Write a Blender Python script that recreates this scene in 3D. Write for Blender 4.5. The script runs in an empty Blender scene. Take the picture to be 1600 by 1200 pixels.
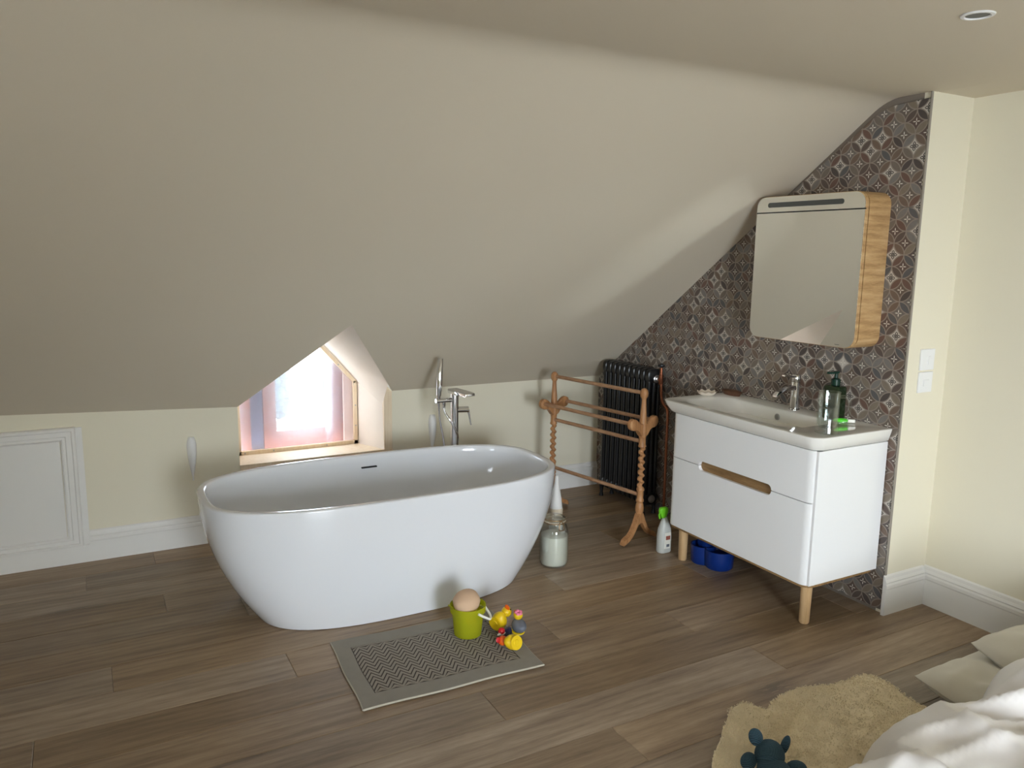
import bpy, math, random
from mathutils import Vector, Matrix, noise, Euler
random.seed(7)
SC = bpy.context.scene
COL = SC.collection
PI = math.pi
# ------------------------------------------------------------------ camera
cam_d = bpy.data.cameras.new('camera'); cam = bpy.data.objects.new('camera', cam_d); COL.objects.link(cam)
r_ = Vector((0.8784, -0.4778, 0.0139)); u_ = Vector((0.0669, 0.1516, 0.9862)); f_ = Vector((0.4733, 0.8653, -0.1651))
m3 = Matrix((r_, u_, -f_)).transposed()
cam.matrix_world = Matrix.Translation((-3.2572, -4.6446, 1.68)) @ m3.to_4x4()
cam_d.sensor_width = 36; cam_d.lens = 1231.28/1600*36; cam_d.clip_start = .02
SC.camera = cam
# ------------------------------------------------------------------ world, lights, exposure
SC.view_settings.view_transform = 'Standard'; SC.view_settings.look = 'None'
SC.view_settings.gamma = 1; SC.view_settings.use_curve_mapping = False
SC.view_settings.exposure = 0.0
SC.cycles.blur_glossy = 0.0
SKY_STRENGTH = 11.0
WINDOW_POWER = 86
SIDE_POWER = 3
w = bpy.data.worlds.new('sky'); SC.world = w; w.use_nodes = True
bgn = w.node_tree.nodes['Background']
bgn.inputs['Color'].default_value = (.80, .91, 1.0, 1); bgn.inputs['Strength'].default_value = SKY_STRENGTH
def area(name, loc, rot, sx, sy, power, color, spread=180):
    l = bpy.data.lights.new(name, 'AREA'); l.shape = 'RECTANGLE'; l.size = sx; l.size_y = sy
    l.energy = power; l.color = color; l.spread = math.radians(spread)
    o = bpy.data.objects.new(name, l); COL.objects.link(o); o.location = loc; o.rotation_euler = rot
    return o
# daylight entering through the bedroom window behind the camera (real opening in wall_near)
WX0, WX1, WZ0, WZ1, YN = -3.05, -2.0, .45, 1.85, -6.9
area('daylight_window', ((WX0+WX1)/2, YN-.30, (WZ0+WZ1)/2+.08), (PI/2-math.radians(23), 0, math.radians(-31)), WX1-WX0, WZ1-WZ0, WINDOW_POWER, (.85, .93, 1.0), 96)   # sky light: comes in slightly downwards
SY0, SY1, SZ0, SZ1 = -6.3, -4.9, .75, 1.95        # added opening for the fill light, in the left end wall
area('side_fill_light', (-5.86, (SY0+SY1)/2, (SZ0+SZ1)/2+.06), (0, -PI/2+math.radians(20), 0), SZ1-SZ0, SY1-SY0, SIDE_POWER, (1.0, .95, .88), 115)  # weak warm fill lamp, added to brighten the vanity front
# ------------------------------------------------------------------ materials
def srgb(r, g, b):
    f = lambda c: (c/255/12.92 if c/255 <= .04045 else ((c/255+.055)/1.055)**2.4)
    return (f(r), f(g), f(b), 1)
class NT:
    def __init__(s, name):
        s.m = bpy.data.materials.new(name); s.m.use_nodes = True; s.t = s.m.node_tree; s.n = s.t.nodes
        s.p = s.n['Principled BSDF']; s.out = s.n['Material Output']
    def new(s, typ, **kw):
        n = s.n.new(typ)
        for k, v in kw.items(): setattr(n, k, v)
        return n
    def link(s, a, b): s.t.links.new(a, b)
    def val(s, x, sock):
        if isinstance(x, (int, float)): sock.default_value = x
        elif isinstance(x, tuple): sock.default_value = x
        else: s.link(x, sock)
    def math(s, op, a, b=0.0, c=None):
        n = s.new('ShaderNodeMath', operation=op); s.val(a, n.inputs[0]); s.val(b, n.inputs[1])
        if c is not None: s.val(c, n.inputs[2])
        return n.outputs[0]
    def mix(s, fac, a, b):
        n = s.new('ShaderNodeMix', data_type='RGBA'); s.val(fac, n.inputs[0]); s.val(a, n.inputs[6]); s.val(b, n.inputs[7])
        return n.outputs[2]
    def noise(s, vec, scale, detail=4, rough=.5):
        n = s.new('ShaderNodeTexNoise'); n.inputs['Scale'].default_value = scale; n.inputs['Detail'].default_value = detail
        n.inputs['Roughness'].default_value = rough
        if vec is not None: s.link(vec, n.inputs['Vector'])
        return n.outputs[0]
    def ramp(s, fac, stops):
        n = s.new('ShaderNodeValToRGB'); e = n.color_ramp.elements
        while len(e) < len(stops): e.new(.5)
        for i, (p, c) in enumerate(stops): e[i].position = p; e[i].color = c
        s.link(fac, n.inputs[0]); return n.outputs[0]
    def coord(s, out='Object', scale=(1, 1, 1), loc=None):
        tc = s.new('ShaderNodeTexCoord'); mp = s.new('ShaderNodeMapping'); mp.inputs['Scale'].default_value = scale
        s.link(tc.outputs[out], mp.inputs[0])
        if loc is not None: s.link(loc, mp.inputs['Location'])
        return mp.outputs[0]
    def bump(s, h, strength, dist):
        n = s.new('ShaderNodeBump'); n.inputs['Strength'].default_value = strength; n.inputs['Distance'].default_value = dist
        s.link(h, n.inputs['Height']); s.link(n.outputs[0], s.p.inputs['Normal'])
def simple(name, col, rough=.5, metal=0., coat=0., bump=None, var=None, spec=None, sheen=0, trans=0, ior=1.45, sss=0):
    N = NT(name); p = N.p
    p.inputs['Base Color'].default_value = col; p.inputs['Roughness'].default_value = rough; p.inputs['Metallic'].default_value = metal
    p.inputs['Coat Weight'].default_value = coat; p.inputs['Coat Roughness'].default_value = .05
    p.inputs['Transmission Weight'].default_value = trans; p.inputs['IOR'].default_value = ior
    p.inputs['Sheen Weight'].default_value = sheen
    if sss: p.inputs['Subsurface Weight'].default_value = sss; p.inputs['Subsurface Radius'].default_value = (.02, .02, .02)
    if spec is not None: p.inputs['Specular IOR Level'].default_value = spec
    v = N.coord()
    if var:
        n = N.noise(v, var[0]); c2 = tuple(x*var[1] for x in col[:3])+(1,)
        N.link(N.mix(n, col, c2), p.inputs['Base Color'])
    if bump: N.bump(N.noise(v, bump[0], 3), bump[1], bump[2])
    return N.m
def wood(name, c1, c2, c3, axis='x', scale=1., rough=.45, randomize=False, knots=True):
    N = NT(name); k = {'x': (.9, 9, 9), 'y': (9, .9, 9), 'z': (9, 9, .9)}[axis]
    loc = None
    if randomize:
        oi = N.new('ShaderNodeObjectInfo'); cb = N.new('ShaderNodeCombineXYZ')
        N.link(N.math('MULTIPLY', oi.outputs['Random'], 37.), cb.inputs[0]); N.link(N.math('MULTIPLY', oi.outputs['Random'], 91.), cb.inputs[1])
        loc = cb.outputs[0]
    v = N.coord('Object', tuple(q*scale for q in k), loc)
    n1 = N.noise(v, 1.6, 6, .62); n2 = N.noise(v, 14, 3, .6)
    wv = N.new('ShaderNodeTexWave'); wv.inputs['Scale'].default_value = .9; wv.inputs['Distortion'].default_value = 9; wv.inputs['Detail'].default_value = 4
    wv.bands_direction = 'Y' if axis == 'x' else 'X'; N.link(v, wv.inputs[0])
    f = N.math('ADD', N.math('MULTIPLY', n1, .72), N.math('ADD', N.math('MULTIPLY', n2, .22), N.math('MULTIPLY', wv.outputs['Fac'], .06)))
    col = N.ramp(f, [(.32, c1), (.5, c2), (.68, c3)])
    if knots:
        v2 = N.coord('Object', tuple(q*scale*.55 for q in ((2.2, 6, 6) if axis == 'x' else (6, 6, 2.2))), loc)
        vo = N.new('ShaderNodeTexVoronoi'); vo.inputs['Scale'].default_value = .85; N.link(v2, vo.inputs[0])
        kf = N.math('LESS_THAN', vo.outputs['Distance'], .0)
        mr = N.new('ShaderNodeMapRange'); mr.inputs[1].default_value = .04; mr.inputs[2].default_value = .2; mr.inputs[3].default_value = .65; mr.inputs[4].default_value = 0
        N.link(vo.outputs['Distance'], mr.inputs[0])
        col = N.mix(N.math('MULTIPLY', mr.outputs[0], N.math('GREATER_THAN', n2, .42)), col, tuple(x*.38 for x in c1[:3])+(1,))
    if randomize:
        hv = N.new('ShaderNodeHueSaturation'); N.link(col, hv.inputs['Color'])
        N.link(N.math('MULTIPLY_ADD', oi.outputs['Random'], .36, .82), hv.inputs['Value'])
        wn = N.new('ShaderNodeTexWhiteNoise', noise_dimensions='1D'); N.link(oi.outputs['Random'], wn.inputs['W'])
        N.link(N.math('MULTIPLY_ADD', wn.outputs['Value'], .3, .82), hv.inputs['Saturation'])
        col = hv.outputs[0]
    N.link(col, N.p.inputs['Base Color']); N.p.inputs['Roughness'].default_value = rough
    N.bump(n2, .12, .002)
    return N.m
M = {}
M['ceil'] = simple('matt_ceiling_paint', srgb(214, 203, 184), .85, bump=(140, .05, .002))
M['wall'] = simple('cream_wall_paint', srgb(232, 225, 204), .8, bump=(160, .05, .002))
M['trim'] = simple('white_satin_paint', srgb(232, 230, 226), .4)
M['plank'] = wood('grey_oak_plank', srgb(106, 85, 65), srgb(139, 117, 93), srgb(164, 142, 116), 'x', 1., .42, True)
M['sub'] = simple('subfloor', srgb(60, 48, 38), .9)
M['oak'] = wood('light_oak', srgb(146, 110, 68), srgb(190, 152, 104), srgb(212, 178, 132), 'x', 3.2, .45)
M['oakleg'] = wood('oak_leg', srgb(176, 140, 98), srgb(203, 168, 124), srgb(215, 184, 142), 'z', 2, .45, knots=False)
M['oakdark'] = wood('oak_handle', srgb(105, 78, 45), srgb(140, 108, 68), srgb(165, 132, 88), 'y', 2, .5, knots=False)
M['pine'] = wood('antique_pine', srgb(142, 95, 58), srgb(176, 126, 82), srgb(194, 147, 102), 'z', 3, .45, knots=False)
M['pinerod'] = wood('antique_pine_rod', srgb(140, 100, 72), srgb(170, 130, 98), srgb(190, 150, 116), 'y', 3, .5, knots=False)
M['newpine'] = wood('raw_pine_board', srgb(228, 204, 172), srgb(236, 216, 186), srgb(242, 226, 202), 'z', 2, .6, knots=False)
M['redwood'] = simple('red_brown_window_wood', srgb(150, 84, 66), .5, var=(14, .7), bump=(60, .2, .003))
M['pinkboard'] = simple('pale_pink_board', srgb(226, 200, 186), .7)
M['dormer'] = simple('dormer_plaster', srgb(240, 228, 214), .85, var=(5, .93))
M['bath'] = simple('white_acrylic', srgb(229, 231, 236), .12, coat=.6)
M['ceram'] = simple('white_ceramic', srgb(238, 236, 230), .1, coat=.5)
M['lacq'] = simple('white_lacquer', srgb(240, 240, 241), .28)
M['gap'] = simple('shadow_gap_grey', srgb(120, 120, 120), .6)
M['chrome'] = simple('chrome', (.75, .75, .76, 1), .08, 1.)
M['steel'] = simple('brushed_steel', (.45, .45, .46, 1), .35, 1.)
M['mirror'] = simple('mirror_silver', (.92, .93, .91, 1), .0, 1.)
M['black'] = simple('black_enamel', srgb(26, 26, 28), .32, bump=(90, .15, .001))
M['darkgrey'] = simple('dark_grey_diffuser', srgb(80, 82, 80), .4)
M['darkslot'] = simple('dark_slot', srgb(20, 20, 20), .7)
M['copper'] = simple('aged_copper', srgb(150, 92, 66), .35, .85)
M['plate'] = simple('white_plastic', srgb(238, 238, 238), .35)
M['rug'] = simple('taupe_cotton', srgb(136, 128, 116), .95, var=(30, .8), bump=(700, .6, .002), sheen=.2)
M['rugline'] = simple('taupe_cotton_ridge', srgb(142, 132, 119), .95, var=(60, .8), bump=(700, .6, .002), sheen=.2)
M['rugshade'] = simple('taupe_cotton_groove_shade', srgb(66, 58, 52), .95, bump=(700, .6, .002))  # shade of the grooves put into the colour, the ridges are nearly flat
M['piping'] = simple('pale_piping', srgb(178, 170, 155), .9)
M['fleece'] = simple('sheepskin_wool', srgb(238, 220, 184), .95, var=(9, .86), sheen=.3)
M['linen'] = simple('off_white_linen', srgb(214, 208, 194), .9, bump=(500, .25, .001), sheen=.2)
M['satin'] = simple('white_satin_cotton', srgb(240, 236, 234), .42, sheen=.1)
M['mattress'] = simple('mattress_ticking', srgb(220, 216, 206), .9)
M['knit'] = None
M['yellow'] = simple('yellow_rubber', srgb(226, 190, 22), .4, sss=.1)
M['orange'] = simple('orange_rubber', srgb(226, 96, 26), .4)
M['red'] = simple('red_rubber', srgb(186, 28, 34), .4)
M['navy'] = simple('navy_rubber', srgb(24, 28, 70), .4)
M['greyrub'] = simple('grey_rubber', srgb(104, 108, 118), .5)
M['pink'] = simple('pink_rubber', srgb(238, 130, 160), .45)
M['white'] = simple('white_plastic_toy', srgb(240, 238, 230), .4)
M['blackdot'] = simple('black_dot', srgb(12, 12, 12), .4)
M['stone'] = simple('beige_sponge', srgb(214, 180, 150), .85, var=(14, .85), bump=(120, .4, .003))
M['blue'] = simple('dark_blue_plastic', srgb(10, 44, 116), .35)
M['greencap'] = simple('lime_green_plastic', srgb(110, 196, 36), .4)
M['bottlegrey'] = simple('grey_white_plastic', srgb(196, 198, 194), .35)
M['label'] = simple('paper_label', srgb(228, 226, 216), .6)
M['labelred'] = simple('label_print', srgb(150, 84, 70), .6)
M['darkgreen'] = simple('dark_green_glass', srgb(22, 40, 16), .12, spec=.6)
M['pumpgreen'] = simple('dark_green_pump', srgb(22, 52, 42), .25)
M['powder'] = simple('white_powder', srgb(232, 228, 218), .95, bump=(60, .4, .004))
M['shell'] = simple('pearly_shell', srgb(234, 222, 204), .35, var=(40, .9))
M['brown'] = simple('brown_wood', srgb(98, 64, 44), .55, var=(25, .7))
M['neon'] = simple('neon_green_plastic', srgb(90, 230, 50), .35)
M['bleach'] = simple('milky_plastic', srgb(226, 224, 222), .4)
M['bleachbase'] = simple('beige_label_band', srgb(206, 192, 170), .6)
M['wire'] = simple('brass_wire', srgb(150, 120, 84), .35, .8)
M['metaltrim'] = simple('grey_tile_trim', srgb(150, 142, 132), .5)
M['leaf'] = simple('outside_foliage', srgb(34, 50, 56), .8, var=(3, .6))
M['bark'] = simple('outside_bark', srgb(90, 76, 66), .9)
M['render'] = simple('pale_render', srgb(240, 238, 232), .8)
M['gravel'] = simple('pale_gravel', srgb(225, 222, 214), .9)
def glassy(name, tint, base=.06, edge=.5, rough=.02, haze=None):
    """thin clear sheet: transparent with a fresnel gloss, optional milky scattering"""
    N = NT(name); n = N.n; n.remove(N.p)
    tr = N.new('ShaderNodeBsdfTransparent'); tr.inputs[0].default_value = tint
    gl = N.new('ShaderNodeBsdfGlossy'); gl.inputs['Roughness'].default_value = rough; gl.inputs['Color'].default_value = (.9, .9, .9, 1)
    lw = N.new('ShaderNodeLayerWeight'); lw.inputs[0].default_value = .35
    fac = N.math('MULTIPLY_ADD', lw.outputs['Facing'], edge, base)
    ms = N.new('ShaderNodeMixShader'); N.link(fac, ms.inputs[0]); N.link(tr.outputs[0], ms.inputs[1]); N.link(gl.outputs[0], ms.inputs[2])
    last = ms
    if haze:
        df = N.new('ShaderNodeBsdfDiffuse' if len(haze) > 3 else 'ShaderNodeBsdfTranslucent'); df.inputs[0].default_value = haze[1]
        sp = N.noise(N.coord(), haze[2], 5, .7)
        hf = N.math('MULTIPLY', N.math('MULTIPLY_ADD', sp, .9, .55) if len(haze) == 3 else N.math('MULTIPLY_ADD', sp, .05, .95), haze[0])
        m2 = N.new('ShaderNodeMixShader'); N.link(hf, m2.inputs[0]); N.link(ms.outputs[0], m2.inputs[1]); N.link(df.outputs[0], m2.inputs[2]); last = m2
    N.link(last.outputs[0], N.out.inputs[0]); return N.m
M['pane'] = glassy('window_glass', (.96, .98, .98, 1), .03, .3)
M['film'] = glassy('plastic_film', (.95, .95, 1, 1), .04, .25, .12, haze=(.22, (.97, .93, .97, 1), 55))
M['jarglass'] = glassy('jar_glass', (.93, .95, .94, 1), .05, .5)
M['mugglass'] = glassy('pressed_glass', (.96, .98, .97, 1), .03, .26, .01)
M['water'] = glassy('water', (.86, .90, .90, 1), .05, .4)
M['bucket'] = glassy('translucent_lime_plastic', (.80, .85, .16, 1), .02, .15, .25, haze=(.40, (.62, .62, .03, 1), 8, 1))
def knit_mat():
    N = NT('teal_ribbed_knit'); v = N.coord()
    wv = N.new('ShaderNodeTexWave'); wv.inputs['Scale'].default_value = 95; wv.inputs['Distortion'].default_value = 1.5; wv.bands_direction = 'DIAGONAL'; N.link(v, wv.inputs[0])
    N.link(N.mix(wv.outputs['Fac'], srgb(26, 46, 58), srgb(64, 96, 112)), N.p.inputs['Base Color']); N.p.inputs['Roughness'].default_value = .9
    N.bump(wv.outputs['Fac'], .8, .003); return N.m
M['knit'] = knit_mat()
# patterned tile: overlapping circles, petals, stars and small crosses printed on the tile
TY0, TZ0, TDY, TDZ = -2.392, 1.273, .10950, .10467
def tile_mat():
    N = NT('patterned_tile'); g = N.new('ShaderNodeNewGeometry'); sx = N.new('ShaderNodeSeparateXYZ'); N.link(g.outputs['Position'], sx.inputs[0])
    u = N.math('DIVIDE', N.math('SUBTRACT', sx.outputs[1], TY0), TDY); v = N.math('DIVIDE', N.math('SUBTRACT', sx.outputs[2], TZ0), TDZ)
    a = N.math('ADD', u, v); b = N.math('SUBTRACT', u, v)
    ra = N.math('FLOOR', N.math('ADD', a, .5)); rb = N.math('FLOOR', N.math('ADD', b, .5))
    fa = N.math('SUBTRACT', a, ra); fb = N.math('SUBTRACT', b, rb)
    A = N.math('ABSOLUTE', fa); B = N.math('ABSOLUTE', fb)
    sq = lambda x: N.math('MULTIPLY', x, x)
    dA = N.math('SQRT', N.math('ADD', sq(N.math('SUBTRACT', 1., A)), sq(B)))
    dB = N.math('SQRT', N.math('ADD', sq(N.math('SUBTRACT', 1., B)), sq(A)))
    inA = N.math('LESS_THAN', dA, .7071); inB = N.math('LESS_THAN', dB, .7071)
    isp = N.math('MAXIMUM', inA, inB)
    dm = N.math('MINIMUM', N.math('ABSOLUTE', N.math('SUBTRACT', dA, .7071)), N.math('ABSOLUTE', N.math('SUBTRACT', dB, .7071)))
    line = N.math('LESS_THAN', dm, .032)
    # ids
    def wnoise(x, y, k):
        c = N.new('ShaderNodeCombineXYZ'); N.val(x, c.inputs[0]); N.val(y, c.inputs[1]); c.inputs[2].default_value = k
        n = N.new('ShaderNodeTexWhiteNoise', noise_dimensions='3D'); N.link(c.outputs[0], n.inputs['Vector']); return n.outputs['Value']
    sgA = N.math('SIGN', fa); sgB = N.math('SIGN', fb)
    px = N.math('ADD', N.math('MULTIPLY', ra, 2.), N.math('MULTIPLY', sgA, inA))
    py = N.math('ADD', N.math('MULTIPLY', rb, 2.), N.math('MULTIPLY', sgB, inB))
    rp = wnoise(N.math('ADD', px, .25), N.math('ADD', py, .25), 3.); rs = wnoise(N.math('ADD', ra, .25), N.math('ADD', rb, .25), 11.)
    pal = [(0., srgb(96, 82, 74)), (.13, srgb(122, 110, 100)), (.27, srgb(112, 84, 72)), (.4, srgb(78, 70, 66)), (.52, srgb(128, 124, 120)),
           (.64, srgb(118, 98, 84)), (.76, srgb(92, 92, 94)), (.88, srgb(134, 122, 106))]
    def rampc(fac, stops):
        n = N.new('ShaderNodeValToRGB'); n.color_ramp.interpolation = 'CONSTANT'; e = n.color_ramp.elements
        while len(e) < len(stops): e.new(.5)
        for i, (p, c) in enumerate(stops): e[i].position = p; e[i].color = c
        N.link(fac, n.inputs[0]); return n.outputs[0]
    petal = rampc(rp, pal)
    cream = N.math('LESS_THAN', rs, .27)
    star = rampc(rs, [(0., srgb(206, 198, 188)), (.27, srgb(112, 100, 92)), (.45, srgb(100, 82, 74)), (.6, srgb(120, 112, 106)), (.8, srgb(92, 82, 78)), (.9, srgb(108, 92, 80))])
    col = N.mix(isp, star, petal)
    nz = N.noise(g.outputs['Position'], 60, 3)
    col = N.mix(N.math('MULTIPLY', nz, .3), col, srgb(80, 72, 66))
    col = N.mix(line, col, srgb(146, 134, 124))
    # flower / cross in the star centre
    du = N.math('ABSOLUTE', N.math('MULTIPLY', N.math('ADD', fa, fb), .5)); dv = N.math('ABSOLUTE', N.math('MULTIPLY', N.math('SUBTRACT', fa, fb), .5))
    mj = N.math('MAXIMUM', du, dv); mn = N.math('MINIMUM', du, dv)
    def lens(c, h, wd):
        q = N.math('DIVIDE', N.math('SUBTRACT', mj, c), h)
        return N.math('LESS_THAN', mn, N.math('MULTIPLY', N.math('SUBTRACT', 1., sq(q)), wd))
    cross = lens(.085, .075, .021); fo = lens(.105, .095, .066); fi = lens(.112, .055, .03)
    ring = N.math('MULTIPLY', fo, N.math('SUBTRACT', 1., fi))
    flow = N.math('MULTIPLY', ring, cream); crs = N.math('MULTIPLY', cross, N.math('SUBTRACT', 1., cream))
    col = N.mix(flow, col, srgb(52, 46, 44)); col = N.mix(crs, col, srgb(226, 220, 208))
    N.link(col, N.p.inputs['Base Color']); N.p.inputs['Roughness'].default_value = .45
    N.bump(nz, .1, .001); return N.m
M['tile'] = tile_mat()
M['grout'] = simple('grey_grout', srgb(128, 118, 108), .9)
# ------------------------------------------------------------------ geometry helpers: each returns (verts, faces)
def box(x0, x1, y0, y1, z0, z1):
    return ([(x0, y0, z0), (x1, y0, z0), (x1, y1, z0), (x0, y1, z0), (x0, y0, z1), (x1, y0, z1), (x1, y1, z1), (x0, y1, z1)],
            [(0, 3, 2, 1), (4, 5, 6, 7), (0, 1, 5, 4), (1, 2, 6, 5), (2, 3, 7, 6), (3, 0, 4, 7)])
def join(*gs):
    V, F = [], []
    for v, f in gs:
        o = len(V); V += list(v); F += [tuple(i+o for i in q) for q in f]
    return V, F
def xf(g, mat): return [tuple(mat @ Vector(v)) for v in g[0]], g[1]
def loft(rings, cap0=True, cap1=True, closed=True):
    V, F = [], []; n = len(rings[0])
    for r in rings: V += [tuple(p) for p in r]
    for i in range(len(rings)-1):
        for j in range(n if closed else n-1):
            k = (j+1) % n; F.append((i*n+j, i*n+k, (i+1)*n+k, (i+1)*n+j))
    if cap0: F.append(tuple(range(n-1, -1, -1)))
    if cap1: F.append(tuple((len(rings)-1)*n+j for j in range(n)))
    return V, F
def circ(c, r, n=20, ry=None): return [(c[0]+r*math.cos(2*PI*j/n), c[1]+(ry or r)*math.sin(2*PI*j/n), c[2]) for j in range(n)]
def lathe(cx, cy, prof, n=24, cap0=True, cap1=True): return loft([circ((cx, cy, z), max(r, 1e-4), n) for r, z in prof], cap0, cap1)
def tube(path, rad, n=10, caps=True):
    P = [Vector(p) for p in path]; R = rad if isinstance(rad, (list, tuple)) else [rad]*len(P)
    rings = []; up = None
    for i, p in enumerate(P):
        t = (P[min(i+1, len(P)-1)]-P[max(i-1, 0)]).normalized()
        if up is None: up = t.orthogonal().normalized()
        else: up = (up-t*up.dot(t)).normalized()
        s = t.cross(up)
        rings.append([tuple(p+R[i]*(math.cos(2*PI*j/n)*up+math.sin(2*PI*j/n)*s)) for j in range(n)])
    return loft(rings, caps, caps)
def smoothpath(pts, k=8):
    P = [Vector(p) for p in pts]; out = []
    for i in range(len(P)-1):
        a, b, c, d = P[max(i-1, 0)], P[i], P[i+1], P[min(i+2, len(P)-1)]
        for j in range(k):
            t = j/k; out.append(.5*((2*b)+(c-a)*t+(2*a-5*b+4*c-d)*t*t+(3*b-a-3*c+d)*t**3))
    return out+[P[-1]]
def rrect(x0, x1, y0, y1, r, z, n=6):
    out = []
    for cx, cy, a0 in ((x1-r, y1-r, 0), (x0+r, y1-r, 90), (x0+r, y0+r, 180), (x1-r, y0+r, 270)):
        for j in range(n+1):
            a = math.radians(a0+90*j/n); out.append((cx+r*math.cos(a), cy+r*math.sin(a), z))
    return out
def ellipsoid(c, rx, ry, rz, n=20, m=12):
    rings = []
    for i in range(m+1):
        ph = -PI/2+PI*i/m; k = max(math.cos(ph), 1e-3)
        rings.append([(c[0]+rx*k*math.cos(2*PI*j/n), c[1]+ry*k*math.sin(2*PI*j/n), c[2]+rz*math.sin(ph)) for j in range(n)])
    return loft(rings)
def prism(poly, axis, a, b):
    """extrude a 2D polygon along an axis: axis 0 -> (y,z), 1 -> (x,z), 2 -> (x,y)"""
    mk = {0: lambda p, t: (t, p[0], p[1]), 1: lambda p, t: (p[0], t, p[1]), 2: lambda p, t: (p[0], p[1], t)}[axis]
    return loft([[mk(p, a) for p in poly], [mk(p, b) for p in poly]])
ORG = {}
def mesh_of(name, geo, mat, smooth, org, bevel):
    me = bpy.data.meshes.new(name)
    me.from_pydata([(v[0]-org[0], v[1]-org[1], v[2]-org[2]) for v in geo[0]], [], geo[1]); me.update()
    import bmesh
    bm = bmesh.new(); bm.from_mesh(me); bmesh.ops.recalc_face_normals(bm, faces=bm.faces)
    if bevel: bmesh.ops.bevel(bm, geom=[e for e in bm.edges if e.calc_face_angle(0) > .6], offset=bevel, segments=2, affect='EDGES', profile=.5)
    bm.to_mesh(me); bm.free()
    if mat: me.materials.append(M[mat] if isinstance(mat, str) else mat)
    if smooth:
        me.polygons.foreach_set('use_smooth', [True]*len(me.polygons)); me.set_sharp_from_angle(angle=math.radians(smooth if smooth > 1 else 40))
    return me
def obj(name, geo, mat, parent=None, smooth=0, org=None, bevel=0, label=None):
    if parent is not None and org is None: org = ORG[parent.name]
    if org is None:
        xs = [v[0] for v in geo[0]]; ys = [v[1] for v in geo[0]]; zs = [v[2] for v in geo[0]]
        org = ((min(xs)+max(xs))/2, (min(ys)+max(ys))/2, min(zs))
    o = bpy.data.objects.new(name, mesh_of(name, geo, mat, smooth, org, bevel)); COL.objects.link(o)
    if parent is not None:
        o.parent = parent; po = ORG[parent.name]; o.location = tuple(org[i]-po[i] for i in range(3))
    else: o.location = org
    ORG[o.name] = tuple(org)
    if label: o['label'] = label
    return o
def tag(o, label, cat, group=None, kind=None):
    o['label'] = label; o['category'] = cat
    if group: o['group'] = group
    if kind: o['kind'] = kind
    return o
def thing(name, loc, label, cat, group=None):
    o = bpy.data.objects.new(name, None); COL.objects.link(o); o.location = loc; o.empty_display_size = .05; ORG[o.name] = tuple(loc)
    return tag(o, label, cat, group)
def struct(name, geo, mat, label=None, cat=None, **k):
    o = obj(name, geo, mat, **k); o['kind'] = 'structure'
    if label: o['label'] = label
    if cat: o['category'] = cat
    return o
# ------------------------------------------------------------------ room dimensions
KN, H, YE, XR, YC, XL = .809, 2.3845, -2.3987, .2982, -2.176, -5.6
S0 = (H-KN)/(-YC)                                    # slope of the pitched ceiling
def knee(x):
    pts = [(-5.6, .845), (-3.66, .832), (-2.51, .782), (-1.577, .809), (.3, .809)]
    for (a, za), (b, zb) in zip(pts, pts[1:]):
        if x <= b: return za+(zb-za)*(x-a)/(b-a)
    return KN
def roofline(kz, t=.075):                             # (y,z) from knee wall top to flat ceiling with a soft bend
    y1 = YC+t; z1 = kz+(H-kz)*(y1/YC); y2 = YC-t
    pts = []
    for i in range(9):
        q = i/8; pts.append(((1-q)**2*y1+2*q*(1-q)*YC+q*q*y2, (1-q)**2*z1+2*q*(1-q)*H+q*q*H))
    return pts
# ------------------------------------------------------------------ floor of planks
fl = struct('floor', box(XL, XR, YN, .02, -.05, -.014), 'sub', 'grey brown oak plank floor', 'floor')
PW = .2125
def plank_mesh(L):
    g = .0012; hx = L/2-g/2; hy = PW/2-g/2; c = .0022
    ring = lambda ax, ay, z: [(-ax, -ay, z), (ax, -ay, z), (ax, ay, z), (-ax, ay, z)]
    return mesh_of('plank', loft([ring(hx, hy, -.014), ring(hx, hy, -.0016), ring(hx-c, hy-c, 0)]), 'plank', 0, (0, 0, 0), 0)
joints = {1: [-3.33, -1.3], 2: [-4.2, -2.2], 3: [-3.0, -.9], 4: [-2.668, -.55], 5: [-4.1, -1.9], 6: [-3.248, -1.21], 7: [-2.6, -.45], 8: [-3.5, -1.5], 9: [-4.0, -.92], 10: [-2.001, -.1], 11: [-3.1, -.8], 12: [-1.683, -4.2], 13: [-2.9, -1.0]}
pm = {}
for r in range(int(-YN/PW)+1):
    js = sorted(joints.get(r, [XL+.6+((r*.83) % 1.7), XL+2.6+((r*.83) % 1.7)]))
    ends = [XL]+js+[XR]
    for a, b in zip(ends, ends[1:]):
        L = round(b-a, 4)
        if L < .02: continue
        if L not in pm: pm[L] = plank_mesh(L)
        o = bpy.data.objects.new('plank', pm[L]); COL.objects.link(o); o.parent = fl
        fo = ORG['floor']; o.location = ((a+b)/2-fo[0], -(r+.5)*PW-fo[1], 0-fo[2])
# ------------------------------------------------------------------ pitched ceiling with the dormer cut, flat ceiling
DL, DR, DA = -2.51, -1.577, (-2.04, -.672, 1.296)
APX = (-2.04, (1.3-.795)/-S0)
xs = [XL-.02, -4.6, -3.66, -3.0, DL, DA[0], DR, -.9, -.4, .04]
rings = []
for x in xs:
    kz = knee(x)
    if x == DA[0]:
        k0 = .795; y0 = -.69; z0 = k0+(H-k0)*(y0/YC); kz = k0
    else: y0, z0 = 0.0, kz
    y1 = YC+.075; z1 = kz+(H-kz)*(y1/YC)
    col = [(x, y0+(y1-y0)*q/6, z0+(z1-z0)*q/6) for q in range(7)]+[(x, y, z) for y, z in roofline(kz)[1:]]
    rings.append(col)
APZ = rings[5][0][2]; APY = rings[5][0][1]
def flip(r): return r
struct('ceiling_slope', loft(rings, False, False, closed=False), 'ceil', 'pitched attic ceiling', 'ceiling', smooth=60)
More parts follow.
